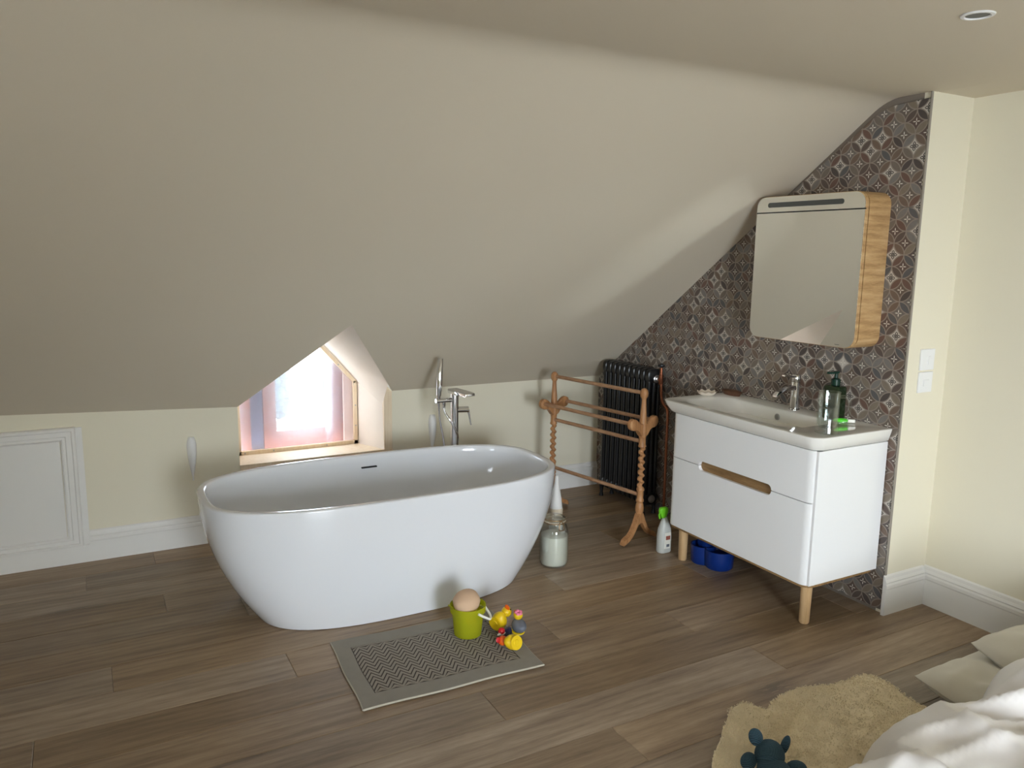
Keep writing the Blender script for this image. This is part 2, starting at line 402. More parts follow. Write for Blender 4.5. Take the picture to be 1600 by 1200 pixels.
struct('ceiling', join(box(XL, .04, YN, YC-.075, H, H+.05), box(.0405, XR, YN, YE, H, H+.05)), 'ceil', 'flat attic ceiling', 'ceiling')
# knee wall with the dormer opening
SILL = .438
def wallpoly(xa, xb): return [(xa, 0), (xb, 0), (xb, knee(xb)), (xa, knee(xa))]
kn = join(prism([(XL, 0), (DL, 0), (DL, knee(DL)), (-3.66, knee(-3.66)), (XL, knee(XL))], 1, 0, .1),
          prism([(DR, 0), (.04, 0), (.04, KN), (DR, KN)], 1, 0, .1), box(DL, DR, 0, .1, 0, SILL-.026))
struct('wall_far', kn, 'wall', 'low cream knee wall under the slope', 'wall')
# other walls
prof = [(YE+.0405, 0), (0, 0), (0, KN)]+[q for q in roofline(KN) if q[0] > YE+.0405]+[(YE+.0405, H)]
struct('wall_return', box(.009, XR, YE, YE+.04, 0, H), 'wall', 'narrow cream wall face beside the tiled wall', 'wall')
struct('wall_right', box(XR, XR+.06, YN, YE+.04, 0, H), 'wall', 'plain cream right wall', 'wall')
struct('wall_left', join(box(XL-.1, XL, YN, SY0, 0, H), box(XL-.1, XL, SY1, .1, 0, H), box(XL-.1, XL, SY0, SY1, 0, SZ0), box(XL-.1, XL, SY0, SY1, SZ1, H)), 'wall', 'cream left end wall with an added window opening', 'wall')
struct('side_fill_window', join(box(XL-.05, XL-.01, SY0, SY1, SZ0, SZ0+.05), box(XL-.05, XL-.01, SY0, SY1, SZ1-.05, SZ1), box(XL-.05, XL-.01, SY0, SY0+.05, SZ0, SZ1), box(XL-.05, XL-.01, SY1-.05, SY1, SZ0, SZ1)), 'trim', 'added white window frame for the side fill light in the left end wall', 'window')  # unseen frame, added along with the fill lamp
struct('wall_near', join(box(XL, WX0, YN-.1, YN, 0, H), box(WX1, XR, YN-.1, YN, 0, H), box(WX0, WX1, YN-.1, YN, 0, WZ0), box(WX0, WX1, YN-.1, YN, WZ1, H)), 'wall', 'cream wall behind the viewer with a window', 'wall')
wn = struct('window_2', join(box(WX0, WX1, YN-.05, YN-.01, WZ0, WZ0+.05), box(WX0, WX1, YN-.05, YN-.01, WZ1-.05, WZ1), box(WX0, WX0+.05, YN-.05, YN-.01, WZ0, WZ1), box(WX1-.05, WX1, YN-.05, YN-.01, WZ0, WZ1), box((WX0+WX1)/2-.03, (WX0+WX1)/2+.03, YN-.05, YN-.01, WZ0, WZ1)), 'trim', 'white framed window behind the viewer', 'window')
# tiled wall: backing with separate large printed tiles
def clip(poly, fn):
    out = []
    for i, p in enumerate(poly):
        q = poly[(i+1) % len(poly)]; a, b = fn(p), fn(q)
        if a >= 0: out.append(p)
        if (a >= 0) != (b >= 0):
            t = a/(a-b); out.append((p[0]+t*(q[0]-p[0]), p[1]+t*(q[1]-p[1])))
    return out
tw = struct('wall_tiled', prism(prof, 0, .009, .03), 'grout', 'end wall covered in patterned tiles', 'wall')
rl = [(0, KN)]+roofline(KN)+[(YE, H)]
TW, TH = 6*TDY, 6*TDZ
for i in range(4):
    for j in range(-3, 2):
        ya = TY0+i*TW; yb = min(ya+TW, -.001); za = max(TZ0+j*TH, .002); zb = TZ0+(j+1)*TH
        if zb < .03: continue
        g = .0011; poly = [(ya+g, za+g), (yb-g, za+g), (yb-g, zb-g), (ya+g, zb-g)]
        for (y1, z1), (y2, z2) in zip(rl, rl[1:]):
            poly = clip(poly, lambda p: ((p[0]-y1)*(z2-z1)-(p[1]-z1)*(y2-y1))*1.0 if False else -( (y2-y1)*(p[1]-z1)-(z2-z1)*(p[0]-y1) )*-1 - .0006)
            if len(poly) < 3: break
        if len(poly) < 3: continue
        cy = sum(p[0] for p in poly)/len(poly); cz = sum(p[1] for p in poly)/len(poly)
        inn = [(p[0]+.0012*(1 if p[0] < cy else -1), p[1]+.0012*(1 if p[1] < cz else -1)) for p in poly]
        geo = loft([[(.0092, p[0], p[1]) for p in poly], [(.0012, p[0], p[1]) for p in poly], [(0, p[0], p[1]) for p in inn]])
        obj('tile', geo, 'tile', tw)
struct('trim_1', box(-.003, .0088, YE-.002, YE+.0035, 0, H-.001), 'metaltrim', 'thin grey tile edge trim', 'trim')
# baseboards
BB = [(0, 0), (.018, 0), (.018, .118), (.021, .124), (.021, .138), (.016, .146), (.019, .152), (.012, .164), (.009, .176), (0, .182)]
def bboard(name, axis, const, sgn, a, b, label, hs=1.):
    if axis == 'x': geo = loft([[(t, const+sgn*d, z*hs) for d, z in BB] for t in (a, b)])
    else: geo = loft([[(const+sgn*d, t, z*hs) for d, z in BB] for t in (a, b)])
    return struct(name, geo, 'trim', label, 'baseboard')
bboard('baseboard_far', 'x', 0, -1, -3.30, -.001, 'white moulded baseboard along the knee wall', .94)
bboard('baseboard_return', 'x', YE, -1, -.012, XR-.019, 'white moulded baseboard on the narrow wall face', 1.08)
bboard('baseboard_right', 'y', XR, -1, YN, YE, 'white moulded baseboard on the right wall', 1.08)
# eaves hatch (access door) with architrave
hd = struct('door_1', box(-4.10, -3.405, -.012, 0, .150, .672), 'trim', 'white square eaves access hatch with stepped moulding', 'door', org=(-3.7, 0, .1))
AR = [(0, 0), (0, .014), (.008, .019), (.014, .015), (.022, .015), (.026, .021), (.05, .021), (.055, .028), (.066, .028), (.072, .02), (.072, 0)]   # width, depth from the panel outwards
def arch(name, pts):                       # pts: function width -> two end points
    geo = loft([[(pts(w_)[e][0], -d, pts(w_)[e][1]) for w_, d in AR] for e in (0, 1)])
    obj(name, geo, 'trim', hd)
x0, x1, z0, z1 = -4.102, -3.402, .150, .672
arch('architrave', lambda q: ((x0-q, z1+q), (x1+q, z1+q)))
arch('architrave', lambda q: ((x1+q, z1+q), (x1+q, z0-q*.75)))
arch('architrave', lambda q: ((x1+q, z0-q*.75), (x0-q, z0-q*.75)))
arch('architrave', lambda q: ((x0-q, z0-q*.75), (x0-q, z1+q)))
obj('plinth', box(-4.3, -3.30, -.018, 0, 0, .097), 'trim', hd)
obj('plinth', box(-3.330, -3.30, -.010, 0, .097, .74), 'trim', hd)
# ------------------------------------------------------------------ dormer
YB = .50
LB = (-2.45, YB); RB = (-1.652, YB); AB = (-2.045, YB, 1.25)
A_ = (DA[0], APY, APZ)
def lerp3(a, b, t): return tuple(a[i]+(b[i]-a[i])*t for i in range(3))
B_, C_, D_ = (-1.632, -.085, .868), (-1.632, .03, .72), (RB[0], YB, .807)
fr_ = [lerp3(A_, B_, t/8) for t in range(8)]+[lerp3(B_, C_, t/3) for t in range(4)]
bk_ = [lerp3(AB, D_, t/11) for t in range(12)]
obj_lin = loft([[lerp3(a, b, q/8) for a, b in zip(fr_, bk_)] for q in range(9)], False, False, False)
ds = join(obj_lin,
          ([A_, (DL, 0, knee(DL)), (LB[0], YB, .80), AB], [(0, 1, 2), (0, 2, 3)]),
          ([(-1.632, .0, SILL), (-1.632, .03, .72), (RB[0], YB, .807), (RB[0], YB, .33)], [(0, 1, 2, 3)]),
          ([(DL, 0, SILL-.02), (DL, 0, knee(DL)), (LB[0], YB, .80), (LB[0], YB, .33)], [(0, 1, 2, 3)]),
          ([(-1.632, -.085, .868), A_, (DR, 0, knee(DR))], [(0, 1, 2)]))
ld = struct('dormer_lining', ds, 'dormer', 'pale plaster lining of the small dormer', 'wall', smooth=50)
struct('sill', ([(DL, -.012, SILL), (DR-.002, -.012, SILL), (RB[0], YB, .368), (LB[0], YB, .368), (DL, -.012, SILL-.034), (DR-.002, -.012, SILL-.034), (RB[0], YB, .345), (LB[0], YB, .345)],
     [(0, 1, 2, 3), (4, 7, 6, 5), (0, 4, 5, 1), (1, 5, 6, 2), (2, 6, 7, 3), (3, 7, 4, 0)]), 'newpine', 'raw pine dormer sill board', 'sill')
struct('trim_2', prism([(-1.632, SILL), (DR-.001, SILL), (DR-.001, .806), (-1.632, .864)], 1, -.001, .028), 'newpine', 'raw pine board at the right of the dormer opening', 'trim')
# batten frame holding plastic film
wf = thing('window_film_frame', (-2.04, YB-.02, .37), 'pale wooden batten frame with clear plastic film pinned inside the dormer', 'window frame')
def bar(p, q, t, y0, y1):
    p, q = Vector((p[0], 0, p[1])), Vector((q[0], 0, q[1])); d = (q-p).normalized(); n = Vector((-d.z, 0, d.x))*t
    P = [p, q, q+n, p+n]; return loft([[(v.x, y, v.z) for v in P] for y in (y0, y1)])
fy0, fy1 = YB-.028, YB-.004
cBR, cTR, cAP, cTL, cBL = (-1.656, .372), (-1.656, .806), (-2.045, 1.246), (-2.446, .80), (-2.446, .372)
for p, q in ((cBR, cTR), (cTR, cAP), (cAP, cTL), (cTL, cBL), (cBL, cBR)):
    obj('batten', bar(p, q, .024, fy0, fy1), 'newpine', wf)
obj('film', ([(x, fy1+.002, z) for x, z in (cBR, cTR, cAP, cTL, cBL)], [(0, 1, 2, 3, 4)]), 'film', wf, label='clear crinkled plastic film')
scr = [(-2.40, .384), (-2.22, .384), (-1.87, .384), (-1.668, .5), (-1.668, .64), (-1.78, .925)]
for x, z in scr:
    obj('screw', xf(lathe(0, 0, [(.005, 0), (.005, .002), (.002, .003)], 10), Matrix.Translation((x, fy0, z)) @ Matrix.Rotation(PI/2, 4, 'X')), 'steel', wf)
# outer red wooden casement
YW = .60
wi = struct('window_1', join(box(-2.50, -1.60, YW, YW+.07, .26, .36), box(-2.425, -2.335, YW, YW+.07, .36, 1.0), box(-1.735, -1.62, YW+.02, YW+.07, .36, 1.0)), 'redwood', 'small red brown wooden dormer window', 'window', org=(-2.04, YW, .3))
ca = obj('casement', join(box(-2.25, -2.17, YW+.005, YW+.05, .36, 1.3), box(-1.825, -1.735, YW+.005, YW+.05, .36, 1.3), box(-2.17, -1.825, YW+.005, YW+.05, .36, .478)), 'redwood', wi)
obj('pane', box(-2.17, -1.825, YW+.025, YW+.029, .478, 1.3), 'pane', ca)
obj('rebate_strip', box(-2.335, -2.25, YW+.03, YW+.075, .36, 1.2), simple('dark_blue_grey_strip', srgb(84, 92, 120), .6), wi)  # dark blue-grey strip left of the casement
obj('side_board', box(-1.735, -1.645, YB+.02, YB+.04, .345, .92), 'pinkboard', wi)
obj('film_fold', prism([(-1.845, .36), (-1.80, .36), (-1.79, .95), (-1.815, .99), (-1.85, .93)], 1, YW-.03, YW-.027), M['film'], wi)
ckp = [(.102, .2), (.102, .80), (.004, .825), (-.70, 1.345), (-.70, 1.5), (YW+.1, 1.5), (YW+.1, .2)]
struct('dormer_cheek_blocker', join(prism(ckp, 0, -2.62, -2.513), prism(ckp, 0, -1.574, -1.48)), 'render', 'unseen outer cheeks of the dormer, shaped to block stray sky light', 'wall')  # light blockers out of view, close the leak above the pine board
struct('dormer_roof_blocker', join(loft([[(-2.045, -.9, 1.55), (-2.045, .72, 1.55)], [(-2.65, -.9, 1.49), (-2.65, .72, 1.49)]], False, False, False), loft([[(-2.045, -.9, 1.55), (-2.045, .72, 1.55)], [(-1.45, -.9, 1.49), (-1.45, .72, 1.49)]], False, False, False)), 'bark', 'unseen outer roof of the dormer, added to block stray sky light', 'roof')  # low cover out of view, added to keep sky light off the lining
# outside
struct('ground_outside', box(-30, 60, 1.5, 80, -3.3, -3.2), 'gravel', 'bright ground outside the dormer', 'ground')
hs = thing('neighbour_house', (9.0, 26, -3.2), 'bright pale house outside seen through the dormer film', 'building')
obj('wall', box(6, 16, 26, 32, -3.2, -1.2), 'render', hs)
obj('roof', prism([(25.5, -1.2), (32.5, -1.2), (29, .3)], 0, 5.7, 16.3), 'render', hs)
def tree(x, y, h, rr, label):
    t = thing('garden_tree', (x, y, -3.2), label, 'tree', 'trees outside the dormer')
    obj('trunk', tube([(x, y, -3.2), (x+.1, y, -3.2+h*.5)], [.3, .15], 8), 'bark', t)
    gs = []
    for k in range(26):
        a = random.uniform(0, 2*PI); q = random.uniform(0, rr); zz = random.uniform(.3, 1)*h
        gs.append(ellipsoid((x+q*math.cos(a), y+q*math.sin(a), -3.2+zz), rr*.4, rr*.4, rr*.35, 9, 6))
    obj('foliage', join(*gs), 'leaf', t)
tree(1.2, 16, 1.75, .55, 'bluish green garden tree at the left of the dormer view')
tree(2.75, 17, 3.4, .62, 'bluish green garden tree at the right of the dormer view')
# ------------------------------------------------------------------ freestanding bath
BX, BY, BH = -1.972, -1.012, .582
def sup(a, b, n, z, cx=BX, cy=BY, k=72):
    out = []
    for j in range(k):
        t = 2*PI*j/k; c, s = math.cos(t), math.sin(t)
        out.append((cx+a*math.copysign(abs(c)**(2/n), c), cy+b*math.copysign(abs(s)**(2/n), s), z))
    return out
bt = thing('bathtub', (BX, BY, 0), 'glossy white oval freestanding bathtub beneath the dormer window', 'bathtub')
rg = []
for i in range(17):
    t = i/16; g = 1-(1-t)**2
    rg.append(sup(.665+.218*g, .385+.047*g, 2.9+.2*g, .003+t*(BH-.011)))
rg += [sup(.8825, .4315, 3.1, BH-.005), sup(.879, .428, 3.1, BH-.001), sup(.872, .421, 3.1, BH), sup(.857, .406, 3.1, BH), sup(.851, .400, 3.1, BH-.002), sup(.847, .396, 3.1, BH-.008)]
for i in range(1, 15):
    t = 1-i/14; g = 1-(1-t)**2.4
    rg.append(sup(.55+.297*g, .26+.135*g, 2.9+.2*g, .13+t*(BH-.138)))
rg.append(sup(.3, .12, 2.6, .125)); rg.append(sup(.03, .03, 2, .123))
obj('tub_shell', loft(rg), 'bath', bt, smooth=50)
obj('overflow_slot', box(BX-.01, BX+.075, BY+.376, BY+.39, .512, .518), 'darkslot', bt)
obj('drain', lathe(BX, BY, [(.03, .1235), (.032, .127), (.02, .13)], 20), 'chrome', bt, smooth=40)
# ------------------------------------------------------------------ floor standing bath mixer
mx, my = -1.336, -.42
fm = thing('bath_mixer', (mx, my, 0), 'chrome floor-standing bath tap with hand shower behind the bathtub', 'tap')
obj('column', lathe(mx, my, [(.05, 0), (.05, .012), (.024, .014), (.024, .70), (.0245, .70), (.0245, .705), (.024, .705), (.024, .862), (.02, .866)], 28), 'chrome', fm, smooth=40)
sp = [(-.032, .03), (.035, .03), (.04, -.10), (.034, -.175), (-.03, -.175), (-.036, -.10)]
a_ = math.radians(6); rotm = Matrix.Translation((mx, my, .838)) @ Matrix.Rotation(a_, 4, 'Z')
obj('spout', xf(loft([[(x*.92, y, .006+.012*(y < -.12)) for x, y in sp], [(x, y, .014) for x, y in sp], [(x, y, .028) for x, y in sp], [(x*.92, y*.98, .033) for x, y in sp]]), rotm), 'chrome', fm, bevel=.003, smooth=40)
obj('shower_arm', tube([(mx, my, .806), (mx-.122, my-.002, .807)], .0135, 16), 'chrome', fm, smooth=50)
hs_ = obj('hand_shower', tube([(-1.440, my, .795), (-1.440, my, .83), (-1.4385, my, .84), (-1.4345, my, .9), (-1.428, my, 1.058), (-1.428, my, 1.06)], [.009, .011, .015, .0178, .0178, .0165], 18), 'chrome', fm, smooth=50)
obj('hose', tube(smoothpath([(-1.440, my, .80), (-1.432, my+.004, .70), (-1.405, my+.01, .57), (-1.385, my+.01, .42), (-1.34, my+.03, .30), (-1.30, my+.045, .36), (-1.296, my+.04, .50), (-1.33, my-.028, .60), (-1.375, my-.035, .68), (-1.404, my-.01, .74), (-1.406, my, .785)], 8), .0065, 10), 'chrome', fm, smooth=60)
obj('hose_union', lathe(-1.406, my, [(.008, .755), (.011, .758), (.011, .785), (.012, .787), (.012, .796)], 14), 'chrome', fm, smooth=40)
hv = obj('valve', tube([(mx, my, .744), (mx+.085, my-.012, .742)], .0185, 18), 'chrome', fm, smooth=50)
obj('lever', tube([(mx+.082, my-.012, .745), (mx+.092, my-.014, .70), (mx+.101, my-.016, .645)], [.009, .006, .0045], 10), 'chrome', hv, smooth=60)
# ------------------------------------------------------------------ teardrop wall fittings
def teardrop(x, zt, label):
    rings = []
    for i in range(15):
        t = i/14; z = zt-.252*t; wd = .026*math.sin(PI*min(1, (t*1.0+.03)**.52))**.8 if t < 1 else .003; wd = max(wd, .004)
        rings.append([(x+wd*math.cos(q*PI/9), -.001-1.5*wd*math.sin(q*PI/9), z) for q in range(10)])
    o = obj('wall_fitting', loft(rings), 'plate', smooth=60); tag(o, label, 'wall fitting', 'white teardrop wall fittings')
teardrop(-2.766, .632, 'white teardrop-shaped wall fitting between hatch and dormer')
teardrop(-1.305, .634, 'white teardrop-shaped wall fitting behind the bath tap hose')
# ------------------------------------------------------------------ towel rail
FA, NE = Vector((-.60, -.36, 0)), Vector((-.456, -1.106, 0))
tr = thing('towel_rail', tuple((FA+NE)/2), 'antique pine towel rail with barley twist posts in front of the radiator', 'towel rail')
du = (NE-FA).normalized(); dv = Vector((-du.y, du.x, 0))
def post(c, name):
    T = Matrix.Translation(c) @ Matrix(((dv.x, du.x, 0, 0), (dv.y, du.y, 0, 0), (0, 0, 1, 0), (0, 0, 0, 1)))
    pr = [(.002, .922), (.012, .919), (.021, .908), (.0245, .892), (.022, .874), (.014, .862), (.013, .855), (.0145, .82), (.018, .77), (.021, .72), (.024, .67), (.021, .645), (.0215, .640), (.0195, .636), (.0215, .632), (.0195, .628), (.0195, .590), (.023, .585), (.023, .578), (.015, .572)]
    up = lathe(0, 0, pr[::-1], 20)
    rings = []; n = 20                                  # barley twist: rope section turning with height
    for i in range(111):
        z = .335+.24*i/110; th = z*2*PI/.040
        rings.append([((.0155+.003*math.cos(2*PI*j/n-th))*math.cos(2*PI*j/n)+.003*math.cos(th), (.0155+.003*math.cos(2*PI*j/n-th))*math.sin(2*PI*j/n)+.003*math.sin(th), z) for j in range(n)])
    tw_ = loft(rings)
    lo = lathe(0, 0, [(.017, .13), (.019, .175), (.024, .19), (.025, .21), (.021, .235), (.017, .242), (.023, .248), (.023, .26), (.019, .266), (.019, .31), (.023, .317), (.023, .327), (.015, .338)], 20)
    p = obj('post', xf(join(lo, tw_, up), T), 'pine', tr, smooth=45)
    for s in (-1, 1):
        wo = [(0, .635), (.022, .642), (.045, .672), (.066, .684), (.09, .684), (.108, .692), (.119, .708), (.121, .727), (.112, .744), (.095, .752), (.076, .749), (.058, .738), (.042, .724), (.02, .716), (0, .716)]
        wo = [(s*x, z) for x, z in wo]; cz = .70
        obj('wing', xf(loft([[(x*q+s*.06*(1-q), d, cz+(z-cz)*q) for x, z in wo] for d, q in ((-.017, .86), (-.012, 1), (.012, 1), (.017, .86))]), T), 'pine', tr, smooth=50)
        f_p = [(.0, .150, .045), (.02, .140, .042), (.042, .098, .03), (.065, .062, .022), (.09, .040, .019), (.115, .030, .021), (.133, .021, .018), (.139, .014, .010)]
        fr = [[(s*x, q*.016, z+k*hh) for q, k in ((-1, -.7), (1, -.7), (1.2, 0), (1, .8), (-1, .8), (-1.2, 0))] for x, z, hh in f_p]
        fr = [[(v[0], v[1], max(v[2], .001)) for v in r] for r in fr]
        obj('foot', xf(loft(fr), T), 'pine', tr, smooth=50)
post(FA, 'far'); post(NE, 'near')
def rod(v, z, r): obj('rod', tube([FA+du*.008+dv*v+Vector((0, 0, z)), NE-du*.008+dv*v+Vector((0, 0, z))], r, 12), 'pinerod', tr, smooth=60)
rod(0, .893, .0115); rod(.095, .722, .0115); rod(-.095, .722, .0115); rod(0, .608, .0115); rod(0, .288, .0115)
# ------------------------------------------------------------------ cast iron radiator
RX0, RX1, RY0, RH = -.143, -.03, -.237, .962
rd = thing('radiator', (-.09, -.5, 0), 'black cast iron column radiator against the patterned tiled wall', 'radiator')
NS, PIT = 10, .0518
def section(y, foot):
    gs = []
    hx = (RX1-RX0)/2; cx = (RX0+RX1)/2
    for k in (-1, 0, 1):                               # three columns
        x = cx+k*(hx-.019)
        gs.append(loft([[(x+.016*math.cos(a*PI/6)*q, y+.0185*math.sin(a*PI/6)*q, z) for a in range(12)] for z, q in ((.075, .8), (.11, 1), (.5, .92), (RH-.05, 1), (RH-.012, .8))]))
    for zc, hh in ((.105, .04), (RH-.045, .045)):      # header bosses with rounded top
        ring = []
        prof_ = []
        for j in range(16):
            a = 2*PI*j/16; prof_.append((cx+(hx)*math.copysign(abs(math.cos(a))**.55, math.cos(a)), zc+hh*math.copysign(abs(math.sin(a))**.75, math.sin(a))))
        ring = [[(cx+(p[0]-cx)*q, y+d, zc+(p[1]-zc)*q) for p in prof_] for d, q in ((-.0235, .8), (-.016, 1), (.016, 1), (.0235, .8))]
        gs.append(loft(ring))
    if foot:
        for x in (RX0+.012, RX1-.012): gs.append(tube([(x, y, .08), (x, y, .03), (x, y, .001)], [.016, .011, .017], 10))
    return join(*gs)
for i in range(NS): obj('section', section(RY0-i*PIT-.024, i in (0, NS-1)), 'black', rd, smooth=45)
ye_ = RY0-NS*PIT
obj('port', xf(lathe(0, 0, [(.026, 0), (.026, .008), (.019, .012), (.019, .02), (.013, .024), (.013, .03)], 16), Matrix.Translation((-.088, ye_, .9)) @ Matrix.Rotation(PI/2, 4, 'X')), 'steel', rd, smooth=40, label='polished steel valve union')
obj('port', xf(lathe(0, 0, [(.026, 0), (.026, .008), (.02, .012), (.008, .02)], 16), Matrix.Translation((-.088, ye_, .11)) @ Matrix.Rotation(PI/2, 4, 'X')), 'steel', rd, smooth=40, label='steel end plug')
pp = thing('heating_pipe', (-.09, -.9, 0), 'thin copper heating pipe with black wheel valve beside the radiator', 'pipe')
obj('pipe', tube(smoothpath([(-.088, -.80, .99), (-.088, -.805, .90), (-.088, -.812, .80), (-.09, -.835, .755), (-.095, -.878, .73), (-.098, -.892, .69), (-.10, -.896, .5), (-.10, -.9, .002)], 6), .0085, 10), 'copper', pp, smooth=60)
obj('valve_body', join(lathe(-.088, -.80, [(.011, .87), (.014, .875), (.014, .93), (.009, .935), (.008, .975)], 14), tube([(-.088, -.80, .9), (-.088, ye_-.031, .9)], .011, 12)), 'copper', pp, smooth=40)
wh = [( .006, .972), (.008, .978), (.022, .984), (.0245, .99), (.023, .997), (.01, 1.0), (.004, 1.006)]
obj('valve_wheel', lathe(-.088, -.80, wh, 18), 'black', pp, smooth=40)
# ------------------------------------------------------------------ vanity cabinet
VX, VY0, VY1, VZ0, VZ1, VS = -.482, -2.352, -1.382, .212, .836, .596
va = thing('vanity_cabinet', (-.24, -1.867, 0), 'white lacquered vanity cabinet with two drawers on oak legs', 'cabinet')
obj('side_panel', prism([(-.466, VY0), (-.006, VY0), (-.006, VY0+.02), (-.466, VY0+.02)], 2, VZ0, VZ1), 'lacq', va, bevel=.002)
obj('side_panel', prism([(-.44, VY1-.02), (-.006, VY1-.02), (-.006, VY1), (-.44, VY1)], 2, VZ0, VZ1), 'lacq', va, bevel=.002)
obj('bottom_panel', loft([rrect(-.478, -.006, VY0+.004, VY1-.004, .05, VZ0-.012), rrect(-.478, -.006, VY0+.004, VY1-.004, .05, VZ0)]), 'oakdark', va)
obj('inner_panel', box(-.43, -.41, VY0+.021, VY1-.021, VZ0, VZ1-.06), 'gap', va)
obj('back_panel', box(-.012, -.006, VY0+.021, VY1-.021, VZ0, VZ1-.08), 'gap', va)
HY0, HY1, HC, HR = -2.11, -1.615, VS, .024
def drawer_outline(z0, z1, notch):                     # profile in (s,z): s runs along the rounded front from right side to left side
    r = .055; path = []
    n = 8
    for i in range(n+1):
        a = PI/2*i/n; path.append((-.466+.0+(VX+.466)*0-0, 0))
    return path
def front_path(r=.05):
    P = []
    n = 8
    for i in range(n+1):                               # right rounded corner
        a = PI/2*i/n; P.append((VX+r-r*math.sin(a), VY0+r-r*math.cos(a)))
    ys = [VY0+r+.03, HY0-.03]
    for i in range(9): P.append((VX, HY0-HR*math.cos(i*PI/16)*1.0)) if False else None
    m = 10
    arcR = [HY0+HR*(1-math.cos(a*PI/2/m)) for a in range(m+1)]
    arcL = [HY1-HR+HR*math.sin(a*PI/2/m) for a in range(m+1)]
    P += [(VX, y) for y in [HY0-.001]+arcR[1:]+[(HY0+HY1)/2]+arcL+[HY1+.001]]
    for i in range(n+1):
        a = PI/2*i/n; P.append((VX+r-r*math.cos(a), VY1-r+r*math.sin(a)))
    out = [P[0]]
    for p in P[1:]:
        if abs(p[0]-out[-1][0])+abs(p[1]-out[-1][1]) > 1e-5: out.append(p)
    return out
FP = front_path()
def half(y):                                           # half height of the finger slot at y
    if y < HY0 or y > HY1: return 0
    d = min(y-HY0, HY1-y)
    return HR if d >= HR else math.sqrt(max(0, HR*HR-(HR-d)**2))
def front(z0, z1, up):
    V, F = [], []
    n = len(FP)
    for k, (x, y) in enumerate(FP):
        q = Vector((-1, 0)) if abs(x-VX) < 1e-6 else None
        cx = VX+.05; cy = VY0+.05 if y < -1.9 else VY1-.05
        if q is None: q = Vector((x-cx, y-cy)).normalized()
        ix, iy = x-q[0]*.018, y-q[1]*.018
        a, b = z0, z1
        if up: a = max(z0, VS+.002+half(y)) if half(y) else z0
        else: b = min(z1, VS-.002-half(y)) if half(y) else z1
        V += [(x, y, a), (x, y, b), (ix, iy, b), (ix, iy, a)]
    for k in range(n-1):
        o = 4*k
        for j in range(4): F.append((o+j, o+(j+1) % 4, o+4+(j+1) % 4, o+4+j))
    F += [(0, 1, 2, 3), (4*n-4, 4*n-1, 4*n-2, 4*n-3)]
    return V, F
d1 = obj('drawer_front', front(VS+.002, VZ1, True), 'lacq', va, smooth=30)
d2 = obj('drawer_front', front(VZ0, VS-.002, False), 'lacq', va, smooth=30)
obj('finger_recess', box(-.462, -.445, HY0-.02, HY1+.02, VS-.04, VS+.04), 'oakdark', d2, label='brown oak finger recess')
for lx, ly in ((-.405, -2.29), (-.405, -1.44)):
    obj('leg', lathe(lx, ly, [(.020, .001), (.023, .006), (.0265, VZ0-.012)], 22), 'oakleg', va, smooth=40)
# washbasin
WZ = .90
wb = thing('washbasin', (-.25, -1.84, .836), 'white ceramic washbasin with wide flat rim on the vanity cabinet', 'washbasin')
def brect(x0, x1, y0, y1, r, z, n=8):
    out = []
    for cx, cy, a0, q in ((x1, y1, 0, .004), (x0, y1, 90, r), (x0, y0, 180, r), (x1, y0, 270, .004)):
        cx += -q if cx == x1 else q; cy += -q if cy == y1 else q
        for j in range(n+1):
            a = math.radians(a0+90*j/n); out.append((cx+q*math.cos(a), cy+q*math.sin(a), z))
    return out
def bring(z, fx, yr, yl, r): return brect(fx, -.003, yr, yl, r, z, 8)
bowl = lambda x0, x1, y0, y1, r, z: rrect(x0, x1, y0, y1, r, z, 8)
rb_ = [bring(.8375, -.478, -2.346, -1.372, .05), bring(.842, -.486, -2.352, -1.345, .055), bring(.87, -.497, -2.360, -1.318, .06), bring(.893, -.503, -2.366, -1.303, .065), bring(.898, -.503, -2.366, -1.303, .065), bring(.9, -.499, -2.362, -1.307, .063), bring(.9, -.493, -2.356, -1.313, .06)]
rb_ += [bowl(-.445, -.115, -2.165, -1.385, .09, .899), bowl(-.438, -.121, -2.158, -1.392, .088, .895), bowl(-.43, -.126, -2.15, -1.42, .085, .885), bowl(-.415, -.133, -2.13, -1.50, .08, .85), bowl(-.39, -.155, -2.09, -1.56, .075, .82), bowl(-.34, -.21, -2.0, -1.68, .06, .805), bowl(-.28, -.27, -1.86, -1.82, .004, .803)]
obj('basin_body', loft(rb_), 'ceram', wb, smooth=50)
obj('overflow_ring', xf(lathe(0, 0, [(.016, 0), (.018, .002), (.014, .006), (.004, .0065)], 18), Matrix.Translation((-.1335, -1.80, .858)) @ Matrix.Rotation(-PI/2, 4, 'Y')), 'steel', wb, smooth=40)
obj('drain_cap', lathe(-.275, -1.84, [(.028, .8035), (.028, .808), (.02, .811)], 18), 'chrome', wb, smooth=40)
# basin mixer tap
tx, ty = -.067, -1.845
tp = thing('basin_tap', (tx, ty, .9), 'small chrome single lever tap on the washbasin rim', 'tap')
obj('tap_body', lathe(tx, ty, [(.027, .9), (.027, .904), (.0235, .908), (.0225, 1.015), (.0225, 1.045)], 24), 'chrome', tp, smooth=40)
obj('tap_spout', loft([[(x, ty+y, z) for y, z in ((-.016*q, zc-.008*e), (.016*q, zc-.008*e), (.018*q, zc), (.014*q, zc+.009*e), (-.014*q, zc+.009*e), (-.018*q, zc))] for x, zc, q, e in ((tx, 1.016, 1, 1.5), (tx-.05, 1.014, 1, 1.2), (tx-.10, 1.004, .9, 1), (tx-.13, .994, .85, 1), (tx-.145, .983, .75, .8))]), 'chrome', tp, smooth=50)
obj('tap_cap', lathe(tx, ty, [(.0225, 1.047), (.0235, 1.049), (.0235, 1.078), (.02, 1.083)], 24), 'chrome', tp, smooth=40)
